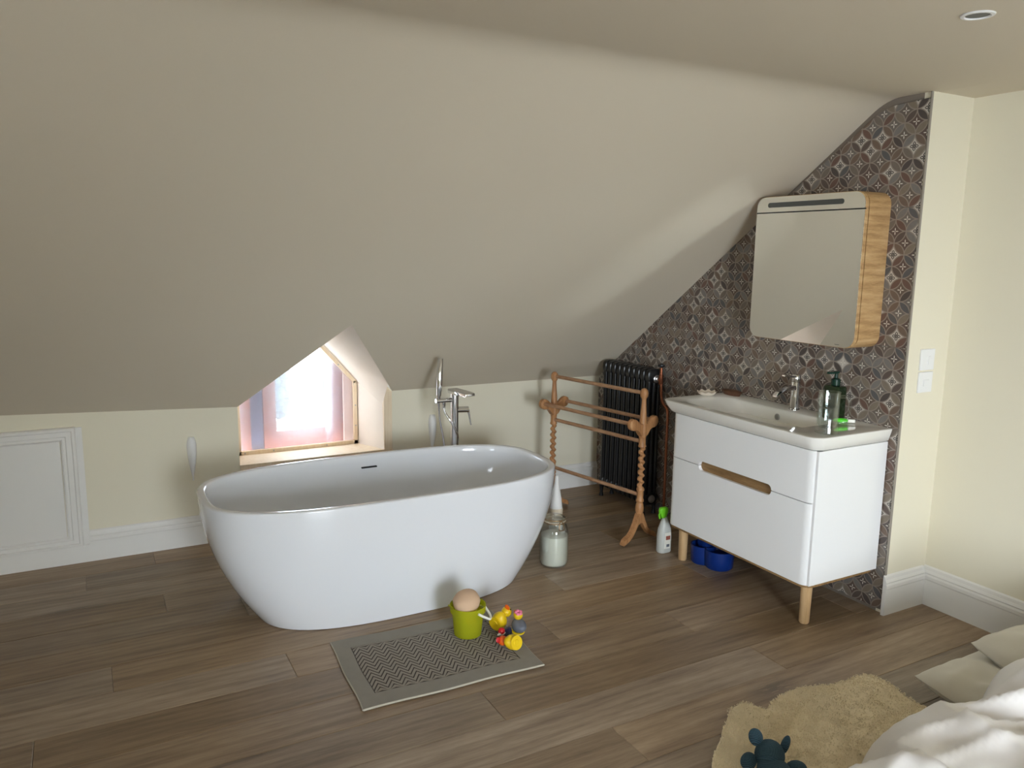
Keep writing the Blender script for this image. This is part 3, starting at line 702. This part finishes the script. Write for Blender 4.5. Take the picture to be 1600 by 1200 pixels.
obj('tap_lever', loft([[(x, ty+y, z) for y, z in ((-w_, z_), (w_, z_), (w_, z_+.009), (-w_, z_+.009))] for x, z_, w_ in ((tx+.01, 1.066, .018), (tx-.05, 1.072, .013), (tx-.095, 1.078, .010))]), 'chrome', tp, bevel=.002)
# things on the washbasin
sd = obj('shell_dish', loft([[(-.205+r*(1+.06*math.cos(9*a))*math.cos(a), -1.345+.95*r*(1+.06*math.cos(9*a))*math.sin(a), z+.004*math.cos(9*a)*(r > .03)) for a in [2*PI*j/54 for j in range(54)]] for r, z in ((.012, .902), (.03, .904), (.045, .911), (.054, .922), (.056, .924), (.050, .921), (.04, .912), (.02, .907), (.002, .906))]), 'shell', smooth=50)
tag(sd, 'pale scalloped shell soap dish at the left end of the washbasin', 'soap dish')
br = thing('wooden_brush', (-.065, -1.40, .9), 'flat oval brown wooden brush beside the shell soap dish', 'brush')
obj('brush_back', xf(ellipsoid((0, 0, 0), .032, .078, .011, 22, 10), Matrix.Translation((-.06, -1.39, .921))), 'brown', br, smooth=60)
obj('bristles', xf(loft([circ((0, 0, 0), .024, 20, .06), circ((0, 0, .016), .028, 20, .068)]), Matrix.Translation((-.06, -1.39, .901))), 'brown', br)
gx, gy = -.372, -2.303
mg = thing('glass_mug', (gx, gy, .9), 'tall faceted glass mug half full of water on the washbasin', 'mug')
def flut(r, z, n=48): return [(gx+r*(1-.035*abs(math.sin(5*a)))*math.cos(a), gy+r*(1-.035*abs(math.sin(5*a)))*math.sin(a), z) for a in [2*PI*j/n for j in range(n)]]
obj('mug_body', loft([flut(.047, .902), flut(.052, .906), flut(.051, .925), flut(.047, .94), flut(.047, 1.0), flut(.0485, 1.085), flut(.0495, 1.09), flut(.046, 1.091), flut(.044, 1.085), flut(.0425, 1.0), flut(.0425, .945), flut(.035, .928), flut(.01, .925)]), 'mugglass', mg, smooth=40)
obj('water', loft([flut(.034, .9292), flut(.0415, .946), flut(.0418, 1.018), flut(.04, 1.0185), flut(.005, 1.0185)]), 'water', mg, smooth=40)
obj('mug_handle', tube(smoothpath([(gx+.035, gy-.032, 1.07), (gx+.062, gy-.05, 1.065), (gx+.07, gy-.056, 1.02), (gx+.062, gy-.05, .965), (gx+.036, gy-.032, .95)], 6), .0075, 10), 'mugglass', mg, smooth=60)
bx_, by_ = -.073, -2.09
sb = thing('soap_bottle', (bx_, by_, .9), 'dark green square pump soap bottle behind the glass mug', 'bottle')
obj('bottle_body', loft([rrect(bx_-.032, bx_+.032, by_-.042, by_+.042, .012, .902), rrect(bx_-.035, bx_+.035, by_-.045, by_+.045, .014, .908), rrect(bx_-.035, bx_+.035, by_-.045, by_+.045, .014, 1.055), rrect(bx_-.031, bx_+.031, by_-.041, by_+.041, .014, 1.063), rrect(bx_-.018, bx_+.018, by_-.018, by_+.018, .017, 1.068)]), 'darkgreen', sb, smooth=40)
pu = obj('pump', lathe(bx_, by_, [(.022, 1.066), (.022, 1.095), (.014, 1.1), (.009, 1.102), (.009, 1.122)], 18), 'pumpgreen', sb, smooth=40)
obj('nozzle', loft([rrect(bx_-.06, bx_+.012, by_-.01, by_+.01, .006, 1.124, 3), rrect(bx_-.055, bx_+.014, by_-.012, by_+.012, .006, 1.134, 3)]), 'pumpgreen', pu)
gs_ = thing('razor_holder', (-.08, -2.19, .9), 'small neon green and white plastic item near the washbasin corner', 'toiletry')
T = Matrix.Translation((-.115, -2.17, .911)) @ Matrix.Rotation(math.radians(-38), 4, 'Z')
obj('green_grip', xf(ellipsoid((0, 0, 0), .036, .016, .0105, 18, 8), T), 'neon', gs_, smooth=60)
obj('white_end', xf(box(.03, .064, -.008, .008, -.008, .007), T), 'white', gs_, bevel=.002)
# ------------------------------------------------------------------ mirror cabinet
CX, CY0, CY1, CZ0, CZ1 = -.175, -2.252, -1.606, 1.262, 1.972
mc = thing('mirror_cabinet', (-.09, -1.93, CZ0), 'oak mirror cabinet with rounded corners hanging on the patterned tiles', 'mirror cabinet')
def yz(x, y0, y1, z0, z1, r, n=8): return [(x, p[0], p[1]) for p in rrect(y0, y1, z0, z1, r, 0, n)]
obj('cabinet_body', loft([yz(-.002, CY0, CY1, CZ0, CZ1, .055), yz(CX+.028, CY0, CY1, CZ0, CZ1, .055)]), 'oak', mc, smooth=40)
obj('shadow_line', loft([yz(CX+.028, CY0+.006, CY1-.006, CZ0+.006, CZ1-.006, .05), yz(CX+.021, CY0+.006, CY1-.006, CZ0+.006, CZ1-.006, .05)]), 'brown', mc)
obj('door_edge', loft([yz(CX+.021, CY0, CY1, CZ0, CZ1, .055), yz(CX+.004, CY0, CY1, CZ0, CZ1, .055)]), 'oak', mc, smooth=40)
SPL = 1.893
obj('split_gap', box(CX+.0025, CX+.006, CY0-.0004, CY1+.0004, SPL-.003, SPL+.003), 'darkslot', mc)
def corner_panel(z0, z1, top):
    r = .053; n = 8; y0, y1 = CY0+.002, CY1-.002; P = []
    if top:
        P = [(y0, z0), (y1, z0)]+[(y1-r+r*math.cos(a*PI/2/n), z1-r+r*math.sin(a*PI/2/n)) for a in range(n+1)]+[(y0+r-r*math.sin(a*PI/2/n), z1-r+r*math.cos(a*PI/2/n)) for a in range(n+1)]
    else:
        P = [(y1, z1), (y0, z1)]+[(y0+r-r*math.cos(a*PI/2/n), z0+r-r*math.sin(a*PI/2/n)) for a in range(n+1)]+[(y1-r+r*math.sin(a*PI/2/n), z0+r-r*math.cos(a*PI/2/n)) for a in range(n+1)]
    return loft([[(CX+.004, y, z) for y, z in P], [(CX, y, z) for y, z in P]])
tpn = obj('light_panel', corner_panel(SPL+.003, CZ1-.002, True), 'mirror', mc)
obj('light_strip', prism([p[:2] for p in rrect(CY0+.115, CY1-.075, 1.918, 1.942, .0115, 0, 6)], 0, CX-.0012, CX+.001), 'darkgrey', tpn, label='dark grey light strip')
mp_ = obj('mirror_door', corner_panel(CZ0+.002, SPL-.003, False), 'mirror', mc)
obj('logo_mark', box(CX-.0006, CX+.0005, -2.172, -2.148, 1.2745, 1.2765), 'darkgrey', mp_)
# ------------------------------------------------------------------ switches and downlight
def plate(z0, z1, rocker, label):
    t = thing('light_switch', (.145, YE, z0), label, 'switch')
    obj('cover_plate', box(.093, .192, YE-.009, YE-.0005, z0, z1), 'plate', t, bevel=.0025)
    xa, xb, za, zb = rocker; obj('rocker', box(xa, xb, YE-.012, YE-.008, za, zb), 'plate', t, bevel=.001)
plate(1.170, 1.268, (.145, .160, 1.195, 1.235), 'upper square white switch plate on the narrow wall face')
plate(1.066, 1.162, (.125, .165, 1.095, 1.125), 'lower square white switch plate on the narrow wall face')
dl = thing('downlight', (-.895, -3.136, H-.01), 'small unlit recessed round spotlight in the flat ceiling', 'downlight')
obj('trim_ring', loft([circ((-.895, -3.136, H-.0005), .047, 28), circ((-.895, -3.136, H-.004), .045, 28), circ((-.895, -3.136, H-.005), .036, 28), circ((-.895, -3.136, H-.0008), .033, 28)], False, False), 'plate', dl, smooth=50)
obj('lamp_face', loft([circ((-.895, -3.136, H-.0015), .033, 28), circ((-.895, -3.136, H-.0008), .02, 28)], True, True), 'darkgrey', dl)
# ------------------------------------------------------------------ bath mat
cTL, cBL, cBR, cTR = (-2.412, -1.502), (-2.444, -2.052), (-1.686, -2.074), (-1.652, -1.540)
def ruv(u, v):                                          # u along the length, v from the near edge to the bath
    b = Vector(cBL).lerp(Vector(cBR), u); t = Vector(cTL).lerp(Vector(cTR), u); p = b.lerp(t, v)
    return p.x+.003*math.sin(v*9+u*3), p.y+.003*math.sin(u*11)
mt = thing('bath_mat', (-2.05, -1.8, 0), 'taupe rectangular cotton bath mat with chevron weave beside the bathtub', 'bath mat')
def strip(u0, u1, v0, v1, z, nu=24, nv=10, th=.006):
    G = [[(*ruv(u0+(u1-u0)*i/nu, v0+(v1-v0)*j/nv), z) for i in range(nu+1)] for j in range(nv+1)]
    V = [p for r in G for p in r]; F = [(j*(nu+1)+i, j*(nu+1)+i+1, (j+1)*(nu+1)+i+1, (j+1)*(nu+1)+i) for j in range(nv) for i in range(nu)]
    n0 = len(V); V += [(p[0], p[1], p[2]-th) for p in V]; F += [tuple(n0+k for k in q[::-1]) for q in F]
    edge = [i for i in range(nu+1)]+[j*(nu+1)+nu for j in range(1, nv+1)]+[nv*(nu+1)+i for i in range(nu-1, -1, -1)]+[j*(nu+1) for j in range(nv-1, 0, -1)]
    for a, b in zip(edge, edge[1:]+edge[:1]): F.append((a, n0+a, n0+b, b))
    return V, F
obj('border', join(strip(0, 1, 0, .15, .0115), strip(0, 1, .85, 1, .0115), strip(0, .085, .15, .85, .0115, 6, 16), strip(.915, 1, .15, .85, .0115, 6, 16)), 'rug', mt)
obj('field', strip(.085, .915, .15, .85, .0092), 'rugshade', mt)
obj('edge_piping', tube([(*ruv(u, v), .007) for u, v in [(i/20, 0) for i in range(20)]+[(1, i/12) for i in range(12)]+[(1-i/20, 1) for i in range(20)]+[(0, 1-i/12) for i in range(13)]], .0042, 6), 'piping', mt)
NZ, NR = 11, 13
for k in range(-1, NR+1):
    a = []; b = []
    for i in range(NZ*2+1):
        u = .09+.82*i/(NZ*2); vz = (.080 if i % 2 else 0)
        v0 = .155+.69*(k/NR)+vz-.012; v1 = v0+.69/NR*.68
        a.append((u, min(max(v0, .153), .847))); b.append((u, min(max(v1, .153), .847)))
    V, F = [], []
    for p, q in zip(a, b): V += [(*ruv(*p), .0092), (*ruv(*q), .0092), (*ruv(p[0], p[1]+(q[1]-p[1])*.9), .0103), (*ruv(p[0], p[1]+(q[1]-p[1])*.1), .0103)]
    for i in range(len(a)-1):
        if b[i][1]-a[i][1] < .002 and b[i+1][1]-a[i+1][1] < .002: continue
        o = 4*i
        for j in range(4): F.append((o+j, o+(j+1) % 4, o+4+(j+1) % 4, o+4+j))
    if F: obj('chevron_ridge', (V, F), 'rugline', mt)
# ------------------------------------------------------------------ toy bucket and bath toys
kx, ky, kz = -1.852, -1.70, .0132
bk = thing('toy_bucket', (kx, ky, kz), 'translucent lime green toy bucket with white handle on the bath mat', 'bucket')
obj('bucket_body', lathe(kx, ky, [(.058, kz), (.060, kz+.002), (.070, kz+.105), (.078, kz+.108), (.080, kz+.138), (.077, kz+.138), (.075, kz+.112), (.067, kz+.106), (.057, kz+.005), (.01, kz+.004)], 32), 'bucket', bk, smooth=40)
obj('bucket_handle', tube(smoothpath([(kx+.012, ky-.082, kz+.122), (kx+.045, ky-.082, kz+.10), (kx+.075, ky-.07, kz+.082), (kx+.092, ky-.03, kz+.085), (kx+.085, ky+.02, kz+.11), (kx+.074, ky+.03, kz+.124)], 8), .0055, 10), 'white', bk, smooth=60)
obj('lip_spout', loft([[(kx-.070-q*.022, ky+w_, kz+.128+q*.018) for w_ in (-.02*(1-.6*q), 0, .02*(1-.6*q))] for q in (0, .5, 1)]+[[(kx-.068-q*.022, ky+w_, kz+.134+q*.018) for w_ in (-.02*(1-.6*q), 0, .02*(1-.6*q))] for q in (1, .5, 0)], False, False, False), 'bucket', bk)
spg = obj('bath_sponge', xf(loft([[(rx*math.cos(a)*(1+.06*math.sin(2*a)), ry*math.sin(a), z) for a in [2*PI*j/26 for j in range(26)]] for rx, ry, z in ((.02, .018, -.045), (.045, .042, -.038), (.062, .056, -.008), (.066, .060, .014), (.058, .050, .032), (.036, .026, .046), (.002, .002, .050))]), Matrix.Translation((kx-.008, ky-.002, kz+.146)) @ Euler((.15, -.2, .5)).to_matrix().to_4x4()), 'stone', smooth=60)
tag(spg, 'rounded beige bath sponge sticking out of the green bucket', 'sponge')
fi = thing('toy_fish', (kx, ky, kz+.006), 'yellow and orange toy fish inside the green bucket', 'toy')
T = Matrix.Translation((kx+.008, ky-.018, kz+.06)) @ Euler((.3, .5, .2)).to_matrix().to_4x4()
obj('fish_body', xf(ellipsoid((0, 0, 0), .033, .017, .02, 16, 10), T), 'orange', fi, smooth=60)
obj('fish_tail', xf(loft([[(-.028, y*.4, z*.006) for y, z in ((-.01, -1), (.01, -1), (.01, 1), (-.01, 1))], [(-.055, y, z*.024) for y, z in ((-.003, -1), (.003, -1), (.003, 1), (-.003, 1))]]), T), 'yellow', fi)
def duck(name, label, loc, rot, s, c):
    T = Matrix.Translation(loc) @ (rot if isinstance(rot, Matrix) else Euler(rot).to_matrix().to_4x4()) @ Matrix.Scale(s, 4)
    rings = []
    for i in range(13):                                 # body along local X, tail raised
        t = i/12; x = -.045+.085*t; r = .031*math.sin(PI*(.06+.9*t))**.6; zc = .028+.018*max(0, .35-t)*1.5
        rings.append([(x, r*math.cos(a)*1.05, max(0.0, zc+r*math.sin(a)*.95)) for a in [2*PI*j/18 for j in range(18)]])
    body = xf(loft(rings), T); head = xf(ellipsoid((.022, 0, .068), .0215, .021, .0215, 18, 12), T)
    beak = xf(loft([[(.038, y*.012, .064+z*.006) for y, z in ((-1, 0), (0, 1), (1, 0), (0, -.8))], [(.055, y*.011, .063+z*.003) for y, z in ((-1, 0), (0, 1), (1, 0), (0, -.8))], [(.06, y*.005, .064+z*.001) for y, z in ((-1, 0), (0, 1), (1, 0), (0, -.8))]]), T)
    base = xf(lathe(0, 0, [(.028, .0015), (.03, -.002), (.024, -.003), (.014, -.001), (.012, -.003), (.003, -.003)], 24), T)
    eyes = [xf(ellipsoid((.0385, s_*.011, .074), .003, .0035, .0045, 8, 6), T) for s_ in (-1, 1)]
    allz = min(v[2] for g in (body, head, beak, base) for v in g[0]); dz = .0132-allz+.0005
    mv = Matrix.Translation((0, 0, dz)); t = thing(name, (loc[0], loc[1], .0132), label, 'rubber duck', 'rubber ducks on the bath mat')
    obj('body', xf(body, mv), c[0], t, smooth=60); obj('head', xf(head, mv), c[1], t, smooth=60); obj('beak', xf(beak, mv), c[2], t, smooth=60); obj('base', xf(base, mv), c[3], t, smooth=40)
    for e in eyes: obj('eye', xf(e, mv), 'blackdot', t)
    return t, T, mv
R_ = math.radians
def axes(zv, xv):
    z_ = Vector(zv).normalized(); x_ = Vector(xv); x_ = (x_-z_*x_.dot(z_)).normalized(); y_ = z_.cross(x_)
    return Matrix((x_, y_, z_)).transposed().to_4x4()
duck('rubber_duck', 'yellow rubber duck tipped on its side next to the bucket', (-1.745, -1.755, .04), axes((.80, .35, .12), (.2, -.3, 1)), 1.1, ('yellow', 'yellow', 'orange', 'yellow'))
t, T, mv = duck('rubber_duck', 'grey and yellow rubber duck with a pink flower', (-1.650, -1.795, .04), (0, R_(-15), R_(80)), 1.0, ('greyrub', 'yellow', 'orange', 'yellow'))
obj('flower', xf(xf(join(*[ellipsoid((.010+.011*math.cos(k*2*PI/5), .004+.011*math.sin(k*2*PI/5), .092), .008, .008, .006, 10, 6) for k in range(5)]), T), mv), 'pink', t, smooth=60, label='pink flower')
t, T, mv = duck('rubber_duck', 'small navy blue and red rubber duck in the middle of the toys', (-1.722, -1.83, .03), (R_(10), R_(20), R_(200)), .7, ('navy', 'red', 'white', 'navy'))
obj('collar', xf(xf(lathe(.02, 0, [(.016, .046), (.021, .05), (.016, .054)], 18), T), mv), 'white', t, smooth=60)
t, T, mv = duck('rubber_duck', 'yellow rubber duck with orange head lying with its flat base towards the viewer', (-1.742, -1.945, .04), axes((-.16, .93, -.28), (-1, 0, .35)), 1.0, ('yellow', 'orange', 'red', 'yellow'))
# ------------------------------------------------------------------ jar, bottles, blue tub
jx, jy = -1.085, -1.175
jr = thing('storage_jar', (jx, jy, 0), 'glass clip-top jar of white powder on the floor beside the bathtub', 'jar')
obj('jar_glass', lathe(jx, jy, [(.066, .002), (.074, .008), (.079, .025), (.079, .19), (.074, .215), (.062, .235), (.056, .242), (.056, .252), (.052, .252), (.052, .24), (.058, .23), (.070, .21), (.0755, .188), (.0755, .026), (.07, .012), (.01, .01)], 32), 'jarglass', jr, smooth=40)
obj('powder', lathe(jx, jy, [(.068, .0125), (.0745, .027), (.0745, .172), (.06, .180), (.03, .185), (.004, .183)], 28), 'powder', jr, smooth=60)
lid = obj('jar_lid', lathe(jx, jy, [(.058, .256), (.06, .260), (.058, .272), (.045, .280), (.015, .284), (.002, .284)], 28), 'jarglass', jr, smooth=40)
obj('seal', lathe(jx, jy, [(.053, .2525), (.062, .2525), (.062, .2558), (.053, .2558)], 28), 'orange' if False else 'bleachbase', jr)
obj('wire_bail', join(tube([(jx+.062*math.cos(a), jy+.062*math.sin(a), .247) for a in [2*PI*j/30 for j in range(31)]], .0022, 6), tube([(jx+.064*math.cos(a), jy+.064*math.sin(a), .268) for a in [2*PI*j/30 for j in range(31)]], .0022, 6), tube(smoothpath([(jx+.0, jy-.064, .268), (jx-.012, jy-.07, .25), (jx-.014, jy-.076, .22), (jx+.014, jy-.076, .22), (jx+.012, jy-.07, .25), (jx, jy-.064, .268)], 5), .0025, 6)), 'wire', jr, smooth=60)
tb_ = thing('white_bottle', (-.955, -.98, 0), 'tall tapering white plastic bottle standing behind the glass jar', 'bottle')
obj('bottle_body', lathe(-.955, -.98, [(.034, .002), (.038, .01), (.038, .20), (.036, .245), (.030, .30), (.02, .36), (.013, .395), (.010, .43), (.004, .435)], 24), 'bleach', tb_, smooth=50)
obj('label_band', lathe(-.955, -.98, [(.0386, .19), (.0386, .24), (.0372, .246)], 24, False, False), 'bleachbase', tb_, smooth=50)
sx_, sy_ = -.425, -1.30
sy = thing('spray_bottle', (sx_, sy_, 0), 'grey spray bottle with lime green trigger beside the vanity leg', 'bottle')
obj('bottle_body', loft([rrect(sx_-a, sx_+a, sy_-b, sy_+b, min(a, b)*.9, z, 6) for a, b, z in ((.038, .026, .002), (.043, .030, .008), (.043, .030, .10), (.038, .028, .14), (.024, .02, .18), (.014, .014, .20), (.014, .014, .21))]), 'bottlegrey', sy, smooth=50)
sh = obj('trigger_head', loft([[(sx_+x*k-.012, sy_+y, z) for x, y in ((-.028, -.012), (.026, -.012), (.026, .012), (-.028, .012))] for k, z in ((.5, .205), (.7, .222), (1, .238), (1.05, .255), (.8, .268))]), 'greencap', sy, bevel=.005, smooth=50)
obj('trigger', tube([(sx_-.034, sy_, .245), (sx_-.044, sy_, .225), (sx_-.036, sy_, .203)], .005, 8), 'greencap', sh, smooth=60)
lb = obj('label_front', loft([[(sx_+x, sy_-.0315, z) for x, z in ((-.02, z0), (.022, z0), (.022, z1), (-.02, z1))] [0:4] for z0, z1 in ((.03, .125),)]+[[(sx_+x, sy_-.0295, z) for x, z in ((-.02, .03), (.022, .03), (.022, .125), (-.02, .125))]]), 'label', sy)
obj('label_print', box(sx_-.012, sx_+.018, sy_-.0325, sy_-.0316, .082, .105), 'labelred', lb)
obj('label_code', box(sx_-.006, sx_+.014, sy_-.0325, sy_-.0316, .04, .056), 'greyrub', lb)
bl = thing('blue_tub', (-.30, -1.58, 0), 'dark blue plastic two-lobed tub under the white vanity', 'tub')
def lobe(cx, cy, r, h): return loft([circ((cx, cy, .002), r*.85, 22), circ((cx, cy, .01), r*.95, 22), circ((cx, cy, h*.6), r, 22), circ((cx, cy, h), r*1.02, 22), circ((cx, cy, h), r*.92, 22), circ((cx, cy, h*.7), r*.85, 22)])
obj('lobe', lobe(-.325, -1.515, .068, .105), 'blue', bl, smooth=40); obj('lobe', lobe(-.30, -1.615, .078, .105), 'blue', bl, smooth=40)
obj('upper_cup', loft([rrect(-.345, -.265, -1.56, -1.48, .03, .075), rrect(-.355, -.255, -1.57, -1.47, .03, .155)]), 'blue', bl, smooth=40)
# ------------------------------------------------------------------ bed with duvet, pillows
bed = thing('bed', (-.70, -4.35, 0), 'low mattress bed under the white duvet in the near right corner', 'bed')
obj('mattress', loft([rrect(-1.42, .24, -5.3, -3.62, .08, .02), rrect(-1.45, .25, -5.33, -3.58, .1, .06), rrect(-1.45, .25, -5.33, -3.58, .1, .2), rrect(-1.39, .21, -5.28, -3.64, .1, .24)]), 'mattress', bed, smooth=50)
def duvet():
    nx, ny = 150, 110; x0, x1, y0, y1 = -1.83, .20, -5.2, -3.20
    V, F = [], []
    for j in range(ny+1):
        for i in range(nx+1):
            u, v = i/nx, j/ny; x = x0+(x1-x0)*u; y = y0+(y1-y0)*v
            eb = .05*math.sin(x*5.3+.6)+.035*math.sin(x*12.1+1.2)        # wavy far hem
            lb_ = .05*math.sin(y*6.1)
            dy = (y1-y)+0; dx = x-x0
            d = min(dy, dx*.95)
            e = 1-math.exp(-max(d, 0)/.11)
            p = Vector((x, y, 0))
            wv = noise.noise(p*1.7)*1.6
            ang = x*.62+y*.78+wv*.22
            r1 = 1-abs(math.sin(ang*9.5)); r3 = 1-abs(math.sin((x*.35+y*1.0+.3*noise.noise(p*2.0+Vector((0, 7, 0))))*15)); r2 = 1-abs(math.sin((x*.9-y*.35+.25*noise.noise(p*2.3+Vector((5, 0, 0))))*11))
            f = .055*r1**1.6+.034*r2**2+.022*r3**2.2+.02*noise.noise(p*9)+.035*noise.noise(p*3.1)
            hm = .03+.22*min(1, max(0, (x+.85)/.35)); z = hm+(.36-hm*.8)*e+f*e*1.0+.05*e*math.sin(x*2+1)
            V.append((x+.02*noise.noise(p*4), y+eb*v*v+.02*noise.noise(p*4+Vector((0, 9, 0))), z))
    for j in range(ny):
        for i in range(nx): F.append((j*(nx+1)+i, j*(nx+1)+i+1, (j+1)*(nx+1)+i+1, (j+1)*(nx+1)+i))
    return V, F
dvt = obj('duvet', duvet(), 'satin', smooth=180); tag(dvt, 'rumpled shiny white duvet spread over the low bed', 'duvet')
sol = dvt.modifiers.new('thick', 'SOLIDIFY'); sol.thickness = .02; sol.offset = -1
def pillow(label, loc, rot, a, b, th, seed):
    n = 44; T = Matrix.Translation(loc) @ Euler(rot).to_matrix().to_4x4(); V, F = [], []
    for sgn in (1, -1):
        o = len(V)
        for j in range(n+1):
            for i in range(n+1):
                u, v = 2*i/n-1, 2*j/n-1
                k = max(0, (1-u**4)*(1-v**4))**.55
                x = a*u*(1-.10*v*v*(1-.0)*abs(u)**2+.0)*(1-.05*(1-abs(v))); y = b*v*(1-.05*(1-abs(u)))
                q = Vector((u*2+seed, v*2, sgn)); cr = .012*noise.noise(q*1.6)+.014*(1-abs(noise.noise(q*1.1+Vector((3, 1, 0)))))*k
                z = sgn*th*k+cr*(.3+k)
                V.append(tuple(T @ Vector((x, y, z))))
        for j in range(n):
            for i in range(n):
                q = (o+j*(n+1)+i, o+j*(n+1)+i+1, o+(j+1)*(n+1)+i+1, o+(j+1)*(n+1)+i); F.append(q if sgn > 0 else q[::-1])
    ob = obj('pillow', (V, F), 'linen', smooth=180); tag(ob, label, 'pillow', 'linen pillows beside the bed'); return ob
pillow('off-white linen pillow lying flat on the floor, nearest the sheepskin', (-.30, -3.165, .075), (R_(3), R_(-3), R_(-4)), .245, .24, .06, 1.)
pillow('off-white linen pillow propped on the other one, nearest the right wall', (-.07, -3.26, .178), (R_(8), R_(-6), R_(-8)), .26, .255, .065, 5.)
# ------------------------------------------------------------------ sheepskin
OUT = [(-1.60, -3.05), (-1.549, -2.924), (-1.49, -2.865), (-1.40, -2.80), (-1.317, -2.739), (-1.25, -2.69), (-1.192, -2.672), (-1.149, -2.695), (-1.125, -2.735), (-1.075, -2.728), (-1.002, -2.700), (-.903, -2.690), (-.815, -2.718), (-.721, -2.748), (-.639, -2.745), (-.581, -2.758), (-.556, -2.82), (-.565, -2.90), (-.585, -2.977), (-.60, -3.116), (-.63, -3.30), (-.75, -3.45), (-1.1, -3.5), (-1.4, -3.42), (-1.58, -3.25)]
SO = [p.xy for p in smoothpath([(x, y, 0) for x, y in OUT+OUT[:1]], 5)][:-1]
def inside(x, y):
    c = False; n = len(SO)
    for i in range(n):
        a, b = SO[i], SO[i-1]
        if (a.y > y) != (b.y > y) and x < (b.x-a.x)*(y-a.y)/(b.y-a.y)+a.x: c = not c
    return c
cxs, cys = -1.08, -3.08
def fz(x, y): return .022+.009*noise.noise(Vector((x*9, y*9, 0)))+.005*noise.noise(Vector((x*30, y*30, 2)))
rings = []
for q, dz in ((1.0, -1), (1.0, -.45), (.985, -.1)): rings.append([(cxs+(p.x-cxs)*q, cys+(p.y-cys)*q, max(.001, fz(p.x, p.y)*(1+dz))) for p in SO])
for q in (.96, .92, .87, .81, .74, .66, .57, .47, .36, .24, .12, .02): rings.append([(cxs+(p.x-cxs)*q, cys+(p.y-cys)*q, fz(cxs+(p.x-cxs)*q, cys+(p.y-cys)*q)) for p in SO])
ss = thing('sheepskin_rug', (cxs, cys, 0), 'cream sheepskin rug with wavy outline on the floor before the bed', 'rug')
obj('hide', loft(rings), 'fleece', ss, smooth=80)
V, F = [], []
rnd = random.Random(3)
cnt = 0
while cnt < 26000:
    x, y = rnd.uniform(-1.64, -.53), rnd.uniform(-3.3, -2.65)
    if not inside(x, y): continue
    cnt += 1; z = fz(x, y)-.004; a = noise.noise(Vector((x*6, y*6, 7)))*PI*2+rnd.uniform(-.9, .9); ln = rnd.uniform(.007, .013); h = rnd.uniform(.004, .009); w_ = .0016
    dx, dy = math.cos(a), math.sin(a); o = len(V)
    V += [(x-dy*w_, y+dx*w_, z), (x+dy*w_, y-dx*w_, z), (x+dx*ln*.5+dy*w_, y+dy*ln*.5-dx*w_, z+h), (x+dx*ln*.5-dy*w_, y+dy*ln*.5+dx*w_, z+h), (x+dx*ln, y+dy*ln, z+h*.8)]
    F += [(o, o+1, o+2, o+3), (o+3, o+2, o+4)]
fc = obj('wool', (V, F), 'fleece', ss); fc['kind'] = 'stuff'
# ------------------------------------------------------------------ knitted toy
tyx, tyy = -1.40, -3.02   # sits on the wool
ty_ = thing('knitted_toy', (tyx, tyy, .03), 'dark teal ribbed knitted soft toy on the sheepskin', 'soft toy')
T0 = Matrix.Translation((tyx, tyy, .012)) @ Matrix.Rotation(math.radians(-29), 4, 'Z')
E_ = lambda c, r, rot=(0, 0, 0): xf(xf(ellipsoid((0, 0, 0), *r, 20, 14), Matrix.Translation(c) @ Euler(rot).to_matrix().to_4x4()), T0)
obj('head', E_((0, .0, .075), (.048, .046, .05)), 'knit', ty_, smooth=70)
obj('ear', E_((-.042, .02, .125), (.023, .014, .032), (0, -.35, 0)), 'knit', ty_, smooth=70)
obj('ear', E_((.052, .012, .105), (.014, .012, .034), (0, .25, 0)), 'knit', ty_, smooth=70)
obj('arm', E_((-.07, -.01, .06), (.026, .02, .03), (0, .2, 0)), 'knit', ty_, smooth=70)
obj('arm', E_((.075, -.035, .05), (.036, .024, .03)), 'knit', ty_, smooth=70)
obj('body', E_((0, -.06, .055), (.055, .075, .035)), 'knit', ty_, smooth=70)
